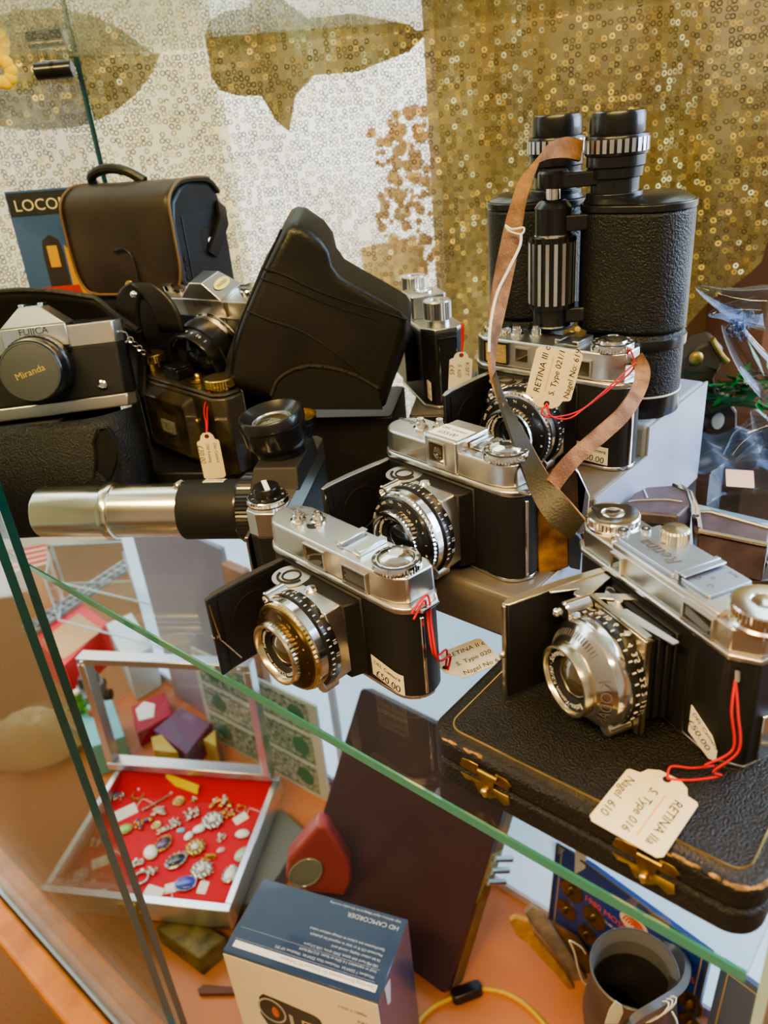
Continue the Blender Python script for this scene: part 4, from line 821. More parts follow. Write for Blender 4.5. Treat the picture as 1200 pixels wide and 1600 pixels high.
# crystal bird
t = thing('crystal_bird', 'clear crystal bird with open beak on a faceted base, at the right edge', 'ornament', (.292, .545, 0))
c0 = V((.297, .548, 0)); m = W(t)
oc = [(c0.x + .036 * math.cos(R(22.5 + 45 * i)), c0.y + .030 * math.sin(R(22.5 + 45 * i))) for i in range(8)]
m.prism(oc, .001, .030); o2 = [(c0.x + (x - c0.x) * .8, c0.y + (y - c0.y) * .8) for x, y in oc]; m.prism(oc, .0302, .042, top=[(c0.x + (x - c0.x) * .62, c0.y + (y - c0.y) * .62) for x, y in oc]); obj('faceted_base', m, CRY, t, .0015, 1)
m = W(t); y = .548
m.tube([PY(1140, 716, y), PY(1160, 690, y), PY(1185, 672, y), PY(1215, 665, y)], [.006, .010, .012, .012], 12)
m.tube(spl([PY(1176, 640, y), PY(1186, 655, y), PY(1200, 680, y), PY(1215, 700, y)], 4), [.0015 + .0011 * i for i in range(13)], 10); obj('rockwork', m, CRY, t)
m = W(t)
m.tube(spl([PY(1088, 448, y), PY(1115, 461, y), PY(1145, 472, y), PY(1175, 478, y), PY(1215, 482, y)], 4), [.0012 + .0014 * i ** .9 for i in range(17)], 14)
m.tube(spl([PY(1108, 492, y), PY(1128, 488, y), PY(1150, 488, y), PY(1175, 490, y)], 4), [.0015 + .0009 * i for i in range(13)], 12)
m.tube(spl([PY(1140, 505, y), PY(1156, 536, y), PY(1180, 570, y), PY(1215, 605, y)], 4), [.006 + .0007 * i for i in range(13)], 14)
for i in range(14): m.ball(PY(1138 + random.uniform(0, 36), 482 + random.uniform(0, 50), y - .006), random.uniform(.002, .004), 6)
bd = obj('bird', m, CRY, t)
m = W(t); M = frame(P(1156, 748, .0385), V((1, -.3, -.05)), V((.3, .8, .5))); m.prism(rrect(-.010, .010, -.008, .008, .001), 0, .0004, M); s = obj('price_sticker', m, mat('pinkish_sticker', (.72, .55, .52), .7), t)
# scroll stand, garland
t = thing('scroll_bracket', 'dark carved wooden scroll foot standing behind the crystal bird', 'wooden bracket', PY(1120, 688, .70))
px = [(1072, 560), (1092, 540), (1118, 532), (1132, 545), (1128, 575), (1116, 592), (1120, 612), (1140, 625), (1153, 645), (1153, 668), (1140, 684), (1120, 690), (1102, 680), (1098, 664), (1108, 656), (1092, 646), (1078, 630), (1070, 600)]
m = W(t); slab(m, px, .70, .022); obj('scroll', m, mat('dark_carved_wood', (.075, .055, .048), .4, var=.3), t, .003, 2)
m = W(t); m.lathe([(.0085, 0), (.0085, .002), (1e-6, .003)], 20, T3(PY(1121, 657, .6995)) @ RX(90) @ Matrix.Diagonal((.7, 1, 1, 1))); obj('hole_disc', m, mat('pale_hole', (.55, .62, .70), .4), t)  # pale disc stands in for brightness seen through a hole
m = W(t); m.ball(PY(1088, 560, .699), .007, 8, None, (1, .5, 1)); m.tube(spl([PY(1112, 530, .70), PY(1124, 552, .70), PY(1136, 566, .70)], 4), .003, 8); obj('gilt_boss', m, BRASS, t)
t = thing('reflection_sheet', 'blue-grey sheet added on the glass for the window reflection behind the crystal base', 'cloth', P(1120, 715, .002)); m = W(t)  # sheet stands in for the bluish window reflection in the shelf glass
def sc_(u, v):
    a_, b_ = P(1058 + 150 * u, 745 - 5 * u, .002), P(1040 + 190 * u, 672, .002); q = a_.lerp(b_, v); return q + V((0, 0, .003 + .003 * math.sin(u * 17 + v * 5) + .002 * math.sin(v * 23 + u * 3)))
m.grid(sc_, 40, 24); obj('rippled_sheet', m, mat('blue_grey_reflection', (.10, .125, .19), .22, .35), t)
t = thing('garland', 'bunch of glossy green foil leaves behind the crystal bird', 'garland', PY(1165, 640, .685))
m = W(t); cc = PY(1158, 606, .685)
for i in range(130):
    a = random.uniform(0, 2 * PI); b = random.uniform(-.5, .9); d = V((math.cos(a) * 1.1, math.sin(a) * .6, .45 * b + .1)).normalized(); L = random.uniform(.018, .045)
    p = cc + V((random.uniform(-.035, .06), random.uniform(-.02, .02), random.uniform(-.012, .012))); s = d.cross(V((random.random(), random.random(), 1))).normalized() * .0045
    m._add([p - s * .4, p + d * L * .5 - s, p + d * L, p + d * L * .5 + s], [(0, 1, 2, 3)])
obj('leaves', m, mat('green_foil_leaves', (.03, .30, .09), .3, coat=.5, var=.5, vs=90), t)
m = W(t); m.tube(spl([PY(1110, 640, .685), PY(1150, 630, .685), PY(1220, 640, .69)], 5), .003, 8); obj('stem', m, mat('dark_green_stem', (.03, .09, .03), .6), t)
# ------------------------------------------------------------------ glass, curtain, room
DK = -.688
def poly_slab(pts, z0, z1): m = MB(); m.prism(pts, z0, z1); return m
xy = lambda v: (v.x, v.y)
def ucut(name, label, cat, u0, u1, v0, v1, z0, z1, mt, emt, edge):
    t = thing(name, label, cat, S((u0 + u1) / 2, (v0 + v1) / 2, z0), AX)
    m = W(t); m.M = m.M @ Matrix.Rotation(AX, 4, 'Z'); m.box(u0, u1, v0, v1, z0, z1); obj('pane', m, mt, t)
    m = W(t); m.M = m.M @ Matrix.Rotation(AX, 4, 'Z'); m.box(*edge, z0, z1); obj('polished_edge', m, emt, t)
    return t
t = thing('glass_shelf', 'thick clear glass shelf with green front edge carrying the cameras', 'shelf', S(-.5, .22, -.006))
back = [(.396, .478), (.42, .72), (.30, .905), (.10, .935), (-.13, .91), (-.32, .875), (-.56, .86)]
m = W(t); m.prism([xy(S(-.98, .2195)), xy(S(-.0315, .2195))] + back, -.0060, -.0002); obj('pane', m, GLS, t)
m = W(t); m.M = m.M @ Matrix.Rotation(AX, 4, 'Z'); m.box(-.98, -.0315, .2180, .2195, -.0060, -.0002); obj('polished_edge', m, GEDGE, t)
t = thing('glass_shelf', 'clear glass shelf above the cameras, seen from below and mirroring the curtain', 'shelf', S(-.5, .3, .382))
bu = [(.62, .84), (.45, .872), (.25, .94), (.095, .957), (-.128, .937), (-.32, .893), (-.52, .885)]
m = W(t); m.prism([xy(S(-.95, .25)), xy(S(.30, .25))] + bu, .382, .3845); obj('pane', m, GLU, t)
m = W(t); m.M = m.M @ Matrix.Rotation(AX, 4, 'Z'); m.box(-.95, .30, .2485, .25, .382, .3845); obj('polished_edge', m, GEDGE, t)
ucut('sliding_glass_door', 'outer sliding glass door pushed open to the left, nearer dark green edge', 'glass door', -1.0, -.5195, .1690, .1755, DK + .004, .378, GLD, GEDGD, (-.5195, -.518, .1690, .1755))
ucut('sliding_glass_door', 'inner sliding glass door pushed open to the left, its dark green edge just behind the outer one', 'glass door', -1.0, -.528, .1830, .1895, DK + .004, .378, GLD, GEDGD, (-.528, -.5265, .1830, .1895))
ucut('glass_side_panel', 'clear glass end panel of the display case, at the lower right edge', 'glass panel', -.0265, -.0225, .2195, .612, DK, .38, GLP, GEDGL, (-.0265, -.0225, .2180, .2195))
t = thing('glass_divider', 'upright glass pane with a dark green edge behind the camera bag', 'glass panel', (-.248, .858, 0))
m = W(t); M = T3((-.2480, .858, 0)) @ RZ(187); m.box(.0012, .25, -.0025, .0025, 0, .380, M); obj('pane', m, GLP, t)
m = W(t); m.box(-.0010, .0012, -.0034, .0034, 0, .380, M); m.box(-.0030, .0012, -.0034, -.0018, 0, .380, M); obj('polished_edge', m, GEDGD, t)

# gold sequin curtain
def curtain_mat():
    m, t, b = nt('gold_sequin_cloth'); n, l = t.nodes.new, t.links.new
    def math_(op, a, b_=None, c=None, clamp=False):
        x = n('ShaderNodeMath'); x.operation = op; x.use_clamp = clamp
        for i, v in enumerate((a, b_, c)):
            if v is None: continue
            if isinstance(v, (int, float)): x.inputs[i].default_value = v
            else: l(v, x.inputs[i])
        return x.outputs[0]
    uv = n('ShaderNodeUVMap'); uv.uv_map = 'cloth'
    vo = n('ShaderNodeTexVoronoi'); vo.voronoi_dimensions = '2D'; vo.inputs['Scale'].default_value = 1 / .0064; vo.inputs['Randomness'].default_value = .42
    l(uv.outputs[0], vo.inputs['Vector'])
    d = vo.outputs['Distance']
    ring = math_('MULTIPLY', math_('SMOOTHSTEP' if False else 'GREATER_THAN', d, .25), math_('LESS_THAN', d, .43))
    ns = n('ShaderNodeTexNoise'); ns.inputs['Scale'].default_value = 9; ns.inputs['Detail'].default_value = 4; l(uv.outputs[0], ns.inputs['Vector'])
    sep = n('ShaderNodeSeparateColor'); l(vo.outputs['Color'], sep.inputs[0])
    # scattered orientation of the sequins
    g = n('ShaderNodeNewGeometry')
    sub = n('ShaderNodeVectorMath'); sub.operation = 'SUBTRACT'; l(vo.outputs['Color'], sub.inputs[0]); sub.inputs[1].default_value = (.5, .5, .5)
    mul = n('ShaderNodeVectorMath'); mul.operation = 'SCALE'; l(sub.outputs[0], mul.inputs[0]); mul.inputs['Scale'].default_value = 1.0
    ad = n('ShaderNodeVectorMath'); ad.operation = 'ADD'; l(g.outputs['Normal'], ad.inputs[0]); l(mul.outputs[0], ad.inputs[1])
    nm = n('ShaderNodeVectorMath'); nm.operation = 'NORMALIZE'; l(ad.outputs[0], nm.inputs[0])
    b.inputs['Metallic'].default_value = .9; b.inputs['Roughness'].default_value = .40
    rp = n('ShaderNodeValToRGB'); rp.color_ramp.elements[0].color = (.085, .065, .018, 1); rp.color_ramp.elements[1].color = (.50, .40, .15, 1); l(sep.outputs[0], rp.inputs[0]); l(rp.outputs[0], b.inputs['Base Color']); l(nm.outputs[0], b.inputs['Normal'])
    tl = n('ShaderNodeBsdfTranslucent'); tl.inputs[0].default_value = (.86, .74, .38, 1)
    df = n('ShaderNodeBsdfDiffuse'); df.inputs[0].default_value = (.40, .31, .085, 1)
    tr = n('ShaderNodeBsdfTransparent'); tr.inputs[0].default_value = (.97, .95, .86, 1)
    m1 = n('ShaderNodeMixShader'); m1.inputs[0].default_value = .45; l(df.outputs[0], m1.inputs[1]); l(tl.outputs[0], m1.inputs[2])
    m2 = n('ShaderNodeMixShader'); l(math_('MULTIPLY_ADD', ns.outputs['Fac'], 1.0, .06, True), m2.inputs[0]); l(m1.outputs[0], m2.inputs[1]); l(tr.outputs[0], m2.inputs[2])
    # only some sequins hold: the patchy ones leave the net bare
    rm = math_('MULTIPLY', ring, math_('GREATER_THAN', math_('ADD', sep.outputs[1], ns.outputs['Fac']), .62))
    m3 = n('ShaderNodeMixShader'); l(math_('MULTIPLY', rm, .88), m3.inputs[0]); l(m2.outputs[0], m3.inputs[1]); l(b.outputs[0], m3.inputs[2])
    l(m3.outputs[0], t.nodes['Material Output'].inputs[0]); return m
def interp(tab, x):
    if x <= tab[0][0]: return tab[0][1]
    for (a, b), (c, d) in zip(tab, tab[1:]):
        if x <= c:
            k = (x - a) / (c - a); k = k * k * (3 - 2 * k) if False else k; return b + (d - b) * k
    return tab[-1][1]
CY = [(-.95, .875), (-.55, .885), (-.32, .905), (-.128, .945), (.095, .965), (.25, .945), (.45, .880), (.70, .80)]
HEM = [(-.06, .30), (-.006, .335), (.043, .372), (.084, .40), (.122, .446), (.175, .452), (.25, .50), (.40, .60), (.8, .72)]
NX, NZ = 260, 60
t = MB()
def cv(u, v):
    z = -.06 + .62 * v; xr = interp(HEM, z); x = -.60 + (xr + .60) * u
    y = interp(CY, x) + .007 * math.sin(x * 34 + 2.0 * z) + .003 * math.sin(x * 83 + 1 + 5 * z) + .012 * max(0, x) * math.sin(x * 45 - z * 9) + .006 * math.sin(z * 14 + x * 6)
    return (x, y, z)
t.grid(cv, NX, NZ)
cur = obj('curtain', t, curtain_mat(), ang=180); tag(cur, 'gold sequin curtain hanging behind the whole display', 'curtain')
uvl = cur.data.uv_layers.new(name='cloth')
for lp in cur.data.loops:
    c = cur.data.vertices[lp.vertex_index].co; uvl.data[lp.index].uv = (c.x * 1.04 + 1, c.z + 1)

# dark cutouts added behind the curtain to shape its shadows, and things outside the window
DARK = mat('dark_cutout', (.035, .028, .012), .9)
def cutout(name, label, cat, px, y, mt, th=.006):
    o = thing(name, label, cat, PY(*px[0], y)); m = W(o); slab(m, px, y, th); obj('cutout_panel', m, mt, o); return o
cutout('shadow_silhouette', 'dark rounded valance scallop added to shade the curtain at the top left corner', 'silhouette', [(-80, 92), (250, 84), (238, 112), (212, 148), (175, 178), (125, 198), (70, 204), (10, 200), (-40, 188), (-80, 170)], 1.02, DARK)
cutout('shadow_silhouette', 'dark stepped valance with a pointed tail added to shade the curtain at the top centre', 'silhouette', [(322, 60), (690, 30), (640, 80), (560, 112), (490, 118), (462, 150), (452, 206), (432, 190), (408, 150), (372, 150), (345, 142), (330, 120)], 1.045, DARK)
PINK = mat('pink_red_blur', (.85, .42, .40), .8, var=.2, vs=30, col2=(.92, .66, .45))
o = thing('pink_blob', 'blurred pink and orange plant outside, added to tint the curtain', 'blob', PY(625, 480, 1.35)); m = W(o)  # pink dots and foot added outside to tint the curtain here
for i in range(170): m.ball(PY(random.gauss(635, 24) + random.uniform(-14, 14), 170 + 260 * random.random(), 1.35), random.uniform(.003, .010), 4, None, (1, .6, 1))
obj('blob_dots', m, PINK, o); m = W(o); m.lathe([(.04, 0), (.055, .10), (.05, .10), (.045, .02)], 24, T3(PY(620, 480, 1.36))); obj('blob_foot', m, mat('terracotta', (.45, .20, .10), .8), o)
o = thing('clip', 'small black double clip under the upper glass shelf at the top left', 'clip', PY(84, 104, .84)); m = W(o)
for dx in (-.006, .006): m.cyl(.0075, -.010, .010, 20, T3(PY(84, 106, .84) + V((dx * 1.2, 0, -.002))) @ RY(90))
obj('clip_body', m, BLK, o, .001, 2); m = W(o); m.tube([PY(66, 97, .84), PY(104, 96, .84)], .0012, 6); obj('wire', m, CHB, o)
o = thing('flower', 'small yellow flower under the upper shelf at the far left edge', 'flower', PY(6, 112, .82)); m = W(o); c0 = PY(4, 112, .82)
for i in range(9): m.ball(c0 + V((.009 * math.cos(i * .7), -.003, .009 * math.sin(i * .7))), .006, 6, None, (1, .4, 1))
obj('petals', m, mat('yellow_petals', (.80, .55, .03), .6), o)

# room shell
CARPET = mat('brown_carpet', (.23, .105, .035), .95, bump=.6, bs=900, var=.4, vs=300)
WALLC = mat('cream_wall', (.62, .52, .38), .9, var=.1, vs=6)
def struct(name, x0, x1, y0, y1, z0, z1, mt): m = MB(); m.box(x0, x1, y0, y1, z0, z1); return obj(name, m, mt, kind='structure')
struct('floor', -2.4, 2.6, -2.6, 3.2, -1.24, -1.19, CARPET)
struct('ceiling', -2.4, 2.6, -2.6, 1.06, 1.42, 1.46, mat('cream_ceiling', (.70, .64, .52), .9))
struct('wall_rear', -2.4, 2.6, -2.65, -2.6, -1.19, 1.42, WALLC)
struct('wall_left', -2.45, -2.4, -2.6, 1.06, -1.19, 1.42, WALLC)
struct('wall_right', 2.6, 2.65, -2.6, -.4, -1.19, 1.42, WALLC)
PIER = mat('dark_brown_wall', (.16, .095, .045), .85, var=.2, vs=10)
struct('wall_pier', .112, .56, 1.06, 1.20, -1.19, 1.42, PIER)
struct('wall_corner', .47, .52, .90, 1.6, -1.19, .30, mat('red_brown_wall', (.16, .075, .045), .8))
o = struct('exterior_dim_plane', -3.2, -.42, 2.9, 3.1, -1.19, 2.2, mat('pale_yellow_render', (.88, .84, .66), .9, var=.25, vs=2.5));  # plane added outside to dim the curtain's backlight on the left
o = struct('exterior_dim_plane_right', .95, 3.4, 3.0, 3.2, -1.19, 1.6, mat('ochre_render', (.55, .42, .20), .9, var=.2, vs=3))  # plane added outside so the right-hand backlight stays dimmer
# base cabinet
def sbox(name, u0, u1, v0, v1, z0, z1, mt, bev=0): m = MB(); m.M = Matrix.Rotation(AX, 4, 'Z'); m.box(u0, u1, v0, v1, z0, z1); return obj(name, m, mt, None, bev, 2)
o = sbox('cabinet_deck', -1.25, -.02, .2165, .622, DK - .02, DK - .0003, DECK); tag(o, 'orange-brown laminate bottom deck of the display case', 'cabinet deck')
o = sbox('door_track', -1.25, -.02, .1665, .2160, DK - .02, DK + .003, mat('grey_track_metal', (.30, .32, .33), .45, .7), .001); tag(o, 'grey metal sliding door track along the front of the case', 'door track')
o = sbox('front_rail', -1.25, -.02, .1285, .1660, DK - .03, DK - .002, WOOD, .006); tag(o, 'orange wooden front rail of the display case at the lower left', 'wooden rail')
o = sbox('cabinet_plinth', -1.25, -.02, .40, .62, -1.189, DK - .0205, WOOD); tag(o, 'wooden base cupboard under the glass display case', 'cabinet')
FROST = mat('frosted_white_pane', (.78, .88, .96), .4); b = FROST.node_tree
tl = b.nodes.new('ShaderNodeBsdfTranslucent'); tl.inputs[0].default_value = (.84, .93, 1, 1); mx = b.nodes.new('ShaderNodeMixShader'); mx.inputs[0].default_value = .8
b.links.new(b.nodes['Principled BSDF'].outputs[0], mx.inputs[1]); b.links.new(tl.outputs[0], mx.inputs[2]); b.links.new(mx.outputs[0], b.nodes['Material Output'].inputs[0])
w1 = sbox('window_1', -1.25, -.02, .6250, .6290, DK - .01, -.02, FROST); w1['kind'] = 'structure'
m = MB(); m.M = Matrix.Rotation(AX, 4, 'Z'); m.box(-1.25, -.02, .6195, .6245, DK, DK + .012)
for u in (-1.10, -.722, -.30): m.box(u, u + .014, .6195, .6245, DK, -.02)  # middle bar added in place of a purple reflection
fr_ = obj('window_frame', m, mat('white_purple_frame', (.52, .52, .62), .4), w1)

# ------------------------------------------------------------------ lower deck
# aluminium jewellery case
zr = -.612
a, b, c = P(62, 1392, zr), P(357, 1425, zr), P(178, 1192, zr)
M = frame(a, b - a, c - a); Lx, Ly = (b - a).length, (c - a).length; H0 = .038
t = thing('jewellery_case', 'open aluminium display case with clear lid and red felt tray of jewellery', 'display case', M @ V((Lx / 2, Ly / 2, -H0)))
m = W(t)
for x0, x1, y0, y1 in ((0, Lx, 0, .012), (0, Lx, Ly - .010, Ly), (0, .010, .012, Ly - .010), (Lx - .010, Lx, .012, Ly - .010)): m.box(x0, x1, y0, y1, -H0, 0, M)
m.box(0, Lx, 0, Ly, -H0, -H0 + .003, M); obj('case_frame', m, STEEL, t, .001, 1)
m = W(t); m.box(.010, Lx - .010, .012, Ly - .010, -.032, -.024, M); m.prism([(Ly - .0105, -.003), (Ly - .0105, -.024), (Ly - .045, -.024)], .0101, Lx - .0101, M @ Matrix(((0, 0, 1, 0), (1, 0, 0, 0), (0, 1, 0, 0), (0, 0, 0, 1)))); obj('felt_tray', m, RED, t)
m = W(t); m.box(Lx * .42, Lx * .52, -.003, 0, -.030, -.004, M); m.tube([M @ V((Lx * .44 + .004 * i, -.004, -.022 + .010 * math.sin(i))) for i in range(8)], .0012, 6); obj('latch', m, GOLD, t)
d_, e_ = P(152, 1010, -.390), P(437, 1045, -.390); up = ((d_ - c) + (e_ - (c + b - a))) / 2; ML = frame(c, b - a, up); hL = up.length
m = W(t)
for x0, x1, y0, y1 in ((0, Lx, .002, .016), (0, Lx, hL - .012, hL), (0, .012, .016, hL - .012), (Lx - .012, Lx, .016, hL - .012)): m.box(x0, x1, y0, y1, -.004, .018, ML)
ld = obj('lid_frame', m, STEEL, t, .001, 1)
m = W(t); m.box(.010, Lx - .010, .012, hL - .010, .004, .006, ML); obj('lid_pane', m, GLP, ld)
m = W(t)
for x in (.010, Lx - .016, Lx * .80, Lx * .86): m.ball(ML @ V((x, hL - .006, .019)), .003, 6)
obj('lid_rivets', m, CHB, ld)
# jewellery, each piece on its own
zf = zr - .0235
STN = {k: mat(k, c_, .15, 0, coat=1) for k, c_ in (('milky_stone', (.75, .78, .76)), ('purple_stone', (.09, .04, .11)), ('black_stone', (.02, .025, .035)), ('turquoise_stone', (.12, .50, .62)), ('amber_stone', (.75, .40, .04)), ('jade_stone', (.40, .55, .38)), ('blue_stone', (.05, .06, .45)), ('pink_stone', (.75, .35, .40)), ('clear_stone', (.70, .72, .78)), ('green_stone', (.30, .50, .12)))}
SIL = mat('tarnished_silver', (.62, .60, .57), .3, 1, var=.4, vs=300)
OGD = mat('antique_gold', (.62, .44, .18), .35, 1, var=.4, vs=300)
def jewel(kind, u, v, r, metal, stone, label, nm='brooch', cat='brooch', a=0., lift=0.):
    if kind == 'sliver': pass
    p = P(u, v, zf + lift); t = thing(nm, label, cat, p, a, 'jewellery on the red felt tray'); k = r
    if kind == 'flower':
        m = MB()
        for i in range(10): an = 2 * PI * i / 10; m.ball((k * .72 * math.cos(an), k * .72 * math.sin(an), k * .24), k * .27, 5, None, (1, 1, .7)); m.ball((k * .98 * math.cos(an + .3), k * .98 * math.sin(an + .3), k * .18), k * .13, 4)
        m.cyl(k * .6, 0, k * .28, 20); obj('setting', m, metal, t); m = MB(); m.ball((0, 0, k * .35), k * .40, 8, None, (1, 1, .6)); obj('stone', m, stone, t)
    elif kind == 'oval':
        m = MB(); m.lathe([(k, 0), (k, k * .15), (k * .85, k * .24), (k * .8, k * .2)], 28, Matrix.Diagonal((1, .72, 1, 1)))
        for i in range(14): an = 2 * PI * i / 14; m.ball((k * .98 * math.cos(an), k * .72 * math.sin(an), k * .16), k * .12, 4)
        obj('setting', m, metal, t); m = MB(); m.ball((0, 0, k * .18), k * .8, 10, None, (1, .72, .32)); obj('stone', m, stone, t)
    elif kind == 'cluster':
        m = MB(); rr = random.Random(int(u * 7 + v))
        for i in range(13): m.ball((rr.uniform(-k, k), rr.uniform(-k * .8, k * .8), k * .2), k * rr.uniform(.18, .34), 5, None, (1, .8, .7))
        m.tube([(-k, 0, k * .15), (0, k * .3, k * .2), (k, -k * .2, k * .15)], k * .12, 6); obj('setting', m, metal, t)
        m = MB()
        for i in range(4): m.ball((rr.uniform(-k * .6, k * .6), rr.uniform(-k * .6, k * .6), k * .42), k * .22, 5)
        obj('stones', m, stone, t)
    elif kind == 'ring':
        m = MB(); m.tube([(k * math.cos(2 * PI * i / 24), k * math.sin(2 * PI * i / 24), k * .2) for i in range(24)], k * .17, 6, True); obj('band', m, metal, t); m = MB(); m.ball((0, k, k * .4), k * .35, 7); obj('stone', m, stone, t)
    elif kind == 'disc':
        m = MB(); m.lathe([(k, 0), (k, k * .2), (k * .8, k * .3), (k * .4, k * .22), (k * .25, k * .3), (1e-6, k * .3)], 28); obj('disc', m, metal, t)
    elif kind == 'cab':
        m = MB(); m.ball((0, 0, k * .2), k, 10, None, (1, .75, .35)); obj('stone', m, stone, t); m = MB(); m.tube([(k * math.cos(2 * PI * i / 24), k * .75 * math.sin(2 * PI * i / 24), k * .15) for i in range(24)], k * .09, 6, True); obj('rim', m, metal, t)
    elif kind == 'tag':
        m = MB(); m.prism(rrect(-k, k, -k * .65, k * .65, k * .15), 0, .0008, RX(8)); obj('card', m, WHITE, t); m = MB(); m.tube(spl([(k, 0, .001), (k * 1.7, k * .6, .002), (k * 2.2, 0, .001), (k * 2.6, -k * .8, .001)], 5), .0007, 5); obj('thread', m, WSTR, t)
    elif kind == 'pin':
        m = MB(); m.tube([(-k, 0, k * .1), (k, 0, k * .1)], k * .07, 6); m.ball((k, 0, k * .1), k * .16, 6); m.ball((-k, 0, k * .1), k * .09, 6); obj('pin_bar', m, metal, t)
    return t
J = [('cluster', 187, 1245, .010, SIL, 'blue_stone', 'dark silver brooch with a blue stone in the far left corner of the red tray', 0),
 ('tag', 197, 1270, .017, SIL, 'milky_stone', 'large white jewellery tag with looped thread at the left of the red tray', .5),
 ('ring', 216, 1243, .009, OGD, 'clear_stone', 'gold ring lying by the large white tag', 0),
 ('pin', 247, 1254, .024, SIL, 'clear_stone', 'long silver stick pin near the back of the red tray', .62),
 ('disc', 280, 1252, .010, OGD, 'amber_stone', 'round antique gold disc beside the end of the stick pin', 0),
 ('cluster', 246, 1271, .011, SIL, 'clear_stone', 'sparkling crystal spray brooch just below the stick pin', .4),
 ('cluster', 222, 1287, .012, OGD, 'blue_stone', 'gold brooch set with blue and clear stones beside the green one', 1),
 ('cab', 195, 1297, .012, OGD, 'green_stone', 'pale green stone brooch beside the door edge', .3),
 ('cluster', 272, 1286, .010, SIL, 'milky_stone', 'white pearl cluster earring in the middle of the red tray', 2),
 ('cab', 283, 1298, .0062, SIL, 'turquoise_stone', 'small round turquoise stone', 0),
 ('cab', 295, 1307, .0080, SIL, 'milky_stone', 'slim white leaf-shaped drop beside the turquoise stone', 1.2),
 ('disc', 245, 1290, .008, OGD, 'amber_stone', 'small bronze button above the purple stone', 0),
 ('cluster', 255, 1297, .009, SIL, 'clear_stone', 'silver bow brooch touching the top of the purple stone', .2),
 ('oval', 256, 1319, .015, OGD, 'purple_stone', 'large dark purple stone brooch', 1.2),
 ('cab', 236, 1333, .013, OGD, 'milky_stone', 'long white shell brooch left of the purple stone', 2.0),
 ('flower', 306, 1326, .0145, OGD, 'milky_stone', 'gold flower brooch with a pearl centre', 0),
 ('cluster', 327, 1342, .009, OGD, 'amber_stone', 'amber stone cluster touching the gold flower brooch', 0),
 ('oval', 276, 1346, .0165, SIL, 'black_stone', 'large black cameo brooch with a bright beaded edge', .7),
 ('flower', 316, 1361, .0155, SIL, 'clear_stone', 'large silver sunburst brooch near the front of the tray', .3),
 ('cab', 290, 1382, .015, SIL, 'blue_stone', 'clear disc with a deep blue stone at the front', 0),
 ('tag', 270, 1387, .011, SIL, 'milky_stone', 'square white tag at the front beside the blue stone', .2),
 ('tag', 317, 1387, .010, OGD, 'milky_stone', 'cream tag below the silver sunburst brooch', 1.4),
 ('tag', 240, 1395, .014, SIL, 'milky_stone', 'white tag lying on the front edge of the case', -.4),
 ('flower', 333, 1284, .0165, SIL, 'milky_stone', 'round marcasite brooch with a big opal white centre', 0),
 ('cab', 312, 1296, .010, SIL, 'milky_stone', 'white mother-of-pearl piece left of the opal brooch', .4),
 ('cluster', 345, 1309, .008, SIL, 'milky_stone', 'pearl drop cluster below the opal brooch', .9),
 ('cab', 379, 1304, .0105, SIL, 'milky_stone', 'plain white oval stone at the right of the red tray', 0),
 ('tag', 376, 1279, .011, OGD, 'milky_stone', 'white tag under a gold ring at the right of the red tray', .6),
 ('ring', 377, 1265, .007, OGD, 'amber_stone', 'gold ring on top of the right-hand white tag', .6),
 ('cluster', 345, 1255, .015, OGD, 'clear_stone', 'gold charm bracelet heaped at the back of the tray', .2),
 ('cluster', 306, 1249, .008, OGD, 'milky_stone', 'pair of gold drop earrings between disc and bracelet', 1.5),
 ('cluster', 300, 1272, .012, SIL, 'clear_stone', 'silver filigree leaf spray above the pearl cluster', .6),
 ('cluster', 357, 1272, .010, OGD, 'pink_stone', 'gold brooch with red-pink stones right of the opal brooch', 0),
 ('cab', 380, 1336, .013, SIL, 'jade_stone', 'pale jade brooch against the right wall of the tray', .9),
 ('oval', 360, 1367, .0145, SIL, 'milky_stone', 'white cameo with a trailing cord near the front right corner', 1.3),
 ('cab', 345, 1329, .006, SIL, 'pink_stone', 'small pink stone pendant', .5),
 ('cluster', 238, 1362, .009, SIL, 'clear_stone', 'paste ring cluster left of the black cameo', 0),
 ('ring', 221, 1373, .010, SIL, 'milky_stone', 'silver ring with a round dial beside the door edge at the front', 0),
 ('cluster', 214, 1349, .010, SIL, 'clear_stone', 'tangled silver chain earrings beside the inner door edge', .8),
 ('cluster', 152, 1317, .011, SIL, 'clear_stone', 'silver brooch seen through the door glass, upper one', .2),
 ('tag', 158, 1347, .013, SIL, 'milky_stone', 'cream tag seen through the door glass', .3),
 ('flower', 126, 1369, .0115, SIL, 'clear_stone', 'sparkling paste brooch seen through the door glass at the far left', 0),
 ('disc', 146, 1377, .004, OGD, 'amber_stone', 'tiny gold stud beside the far left paste brooch', 0),
 ('disc', 160, 1397, .0085, SIL, 'clear_stone', 'old coin at the front left of the case, left of another coin', 0),
 ('disc', 178, 1403, .0085, SIL, 'clear_stone', 'old coin at the front left of the case, right of another coin', 0)]
for kd, u, v, r, mt, st, lab, an in J:
    nm, cat = {'tag': ('jewellery_tag', 'tag'), 'ring': ('finger_ring', 'ring'), 'disc': ('coin', 'coin'), 'pin': ('stick_pin', 'pin')}.get(kd, ('brooch', 'brooch'))
    jewel(kd, u, v, r, mt, STN[st], lab, nm, cat, an, 0 if v < 1392 else .0005)
p = P(287, 1224, zr - .010); t = thing('yellow_strip', 'bright yellow plastic strip stuck on the red felt at the back of the tray', 'strip', p); m = W(t)
a1, b1 = P(262, 1213, zr - .012), P(312, 1232, zr - .012); m.prism(rrect(0, (b1 - a1).length, -.007, .007, .001), 0, .002, frame(a1 + V((0, -.006, .004)), b1 - a1, V((0, .6, .8)))); obj('strip_body', m, mat('yellow_plastic', (.85, .62, .01), .45), t)

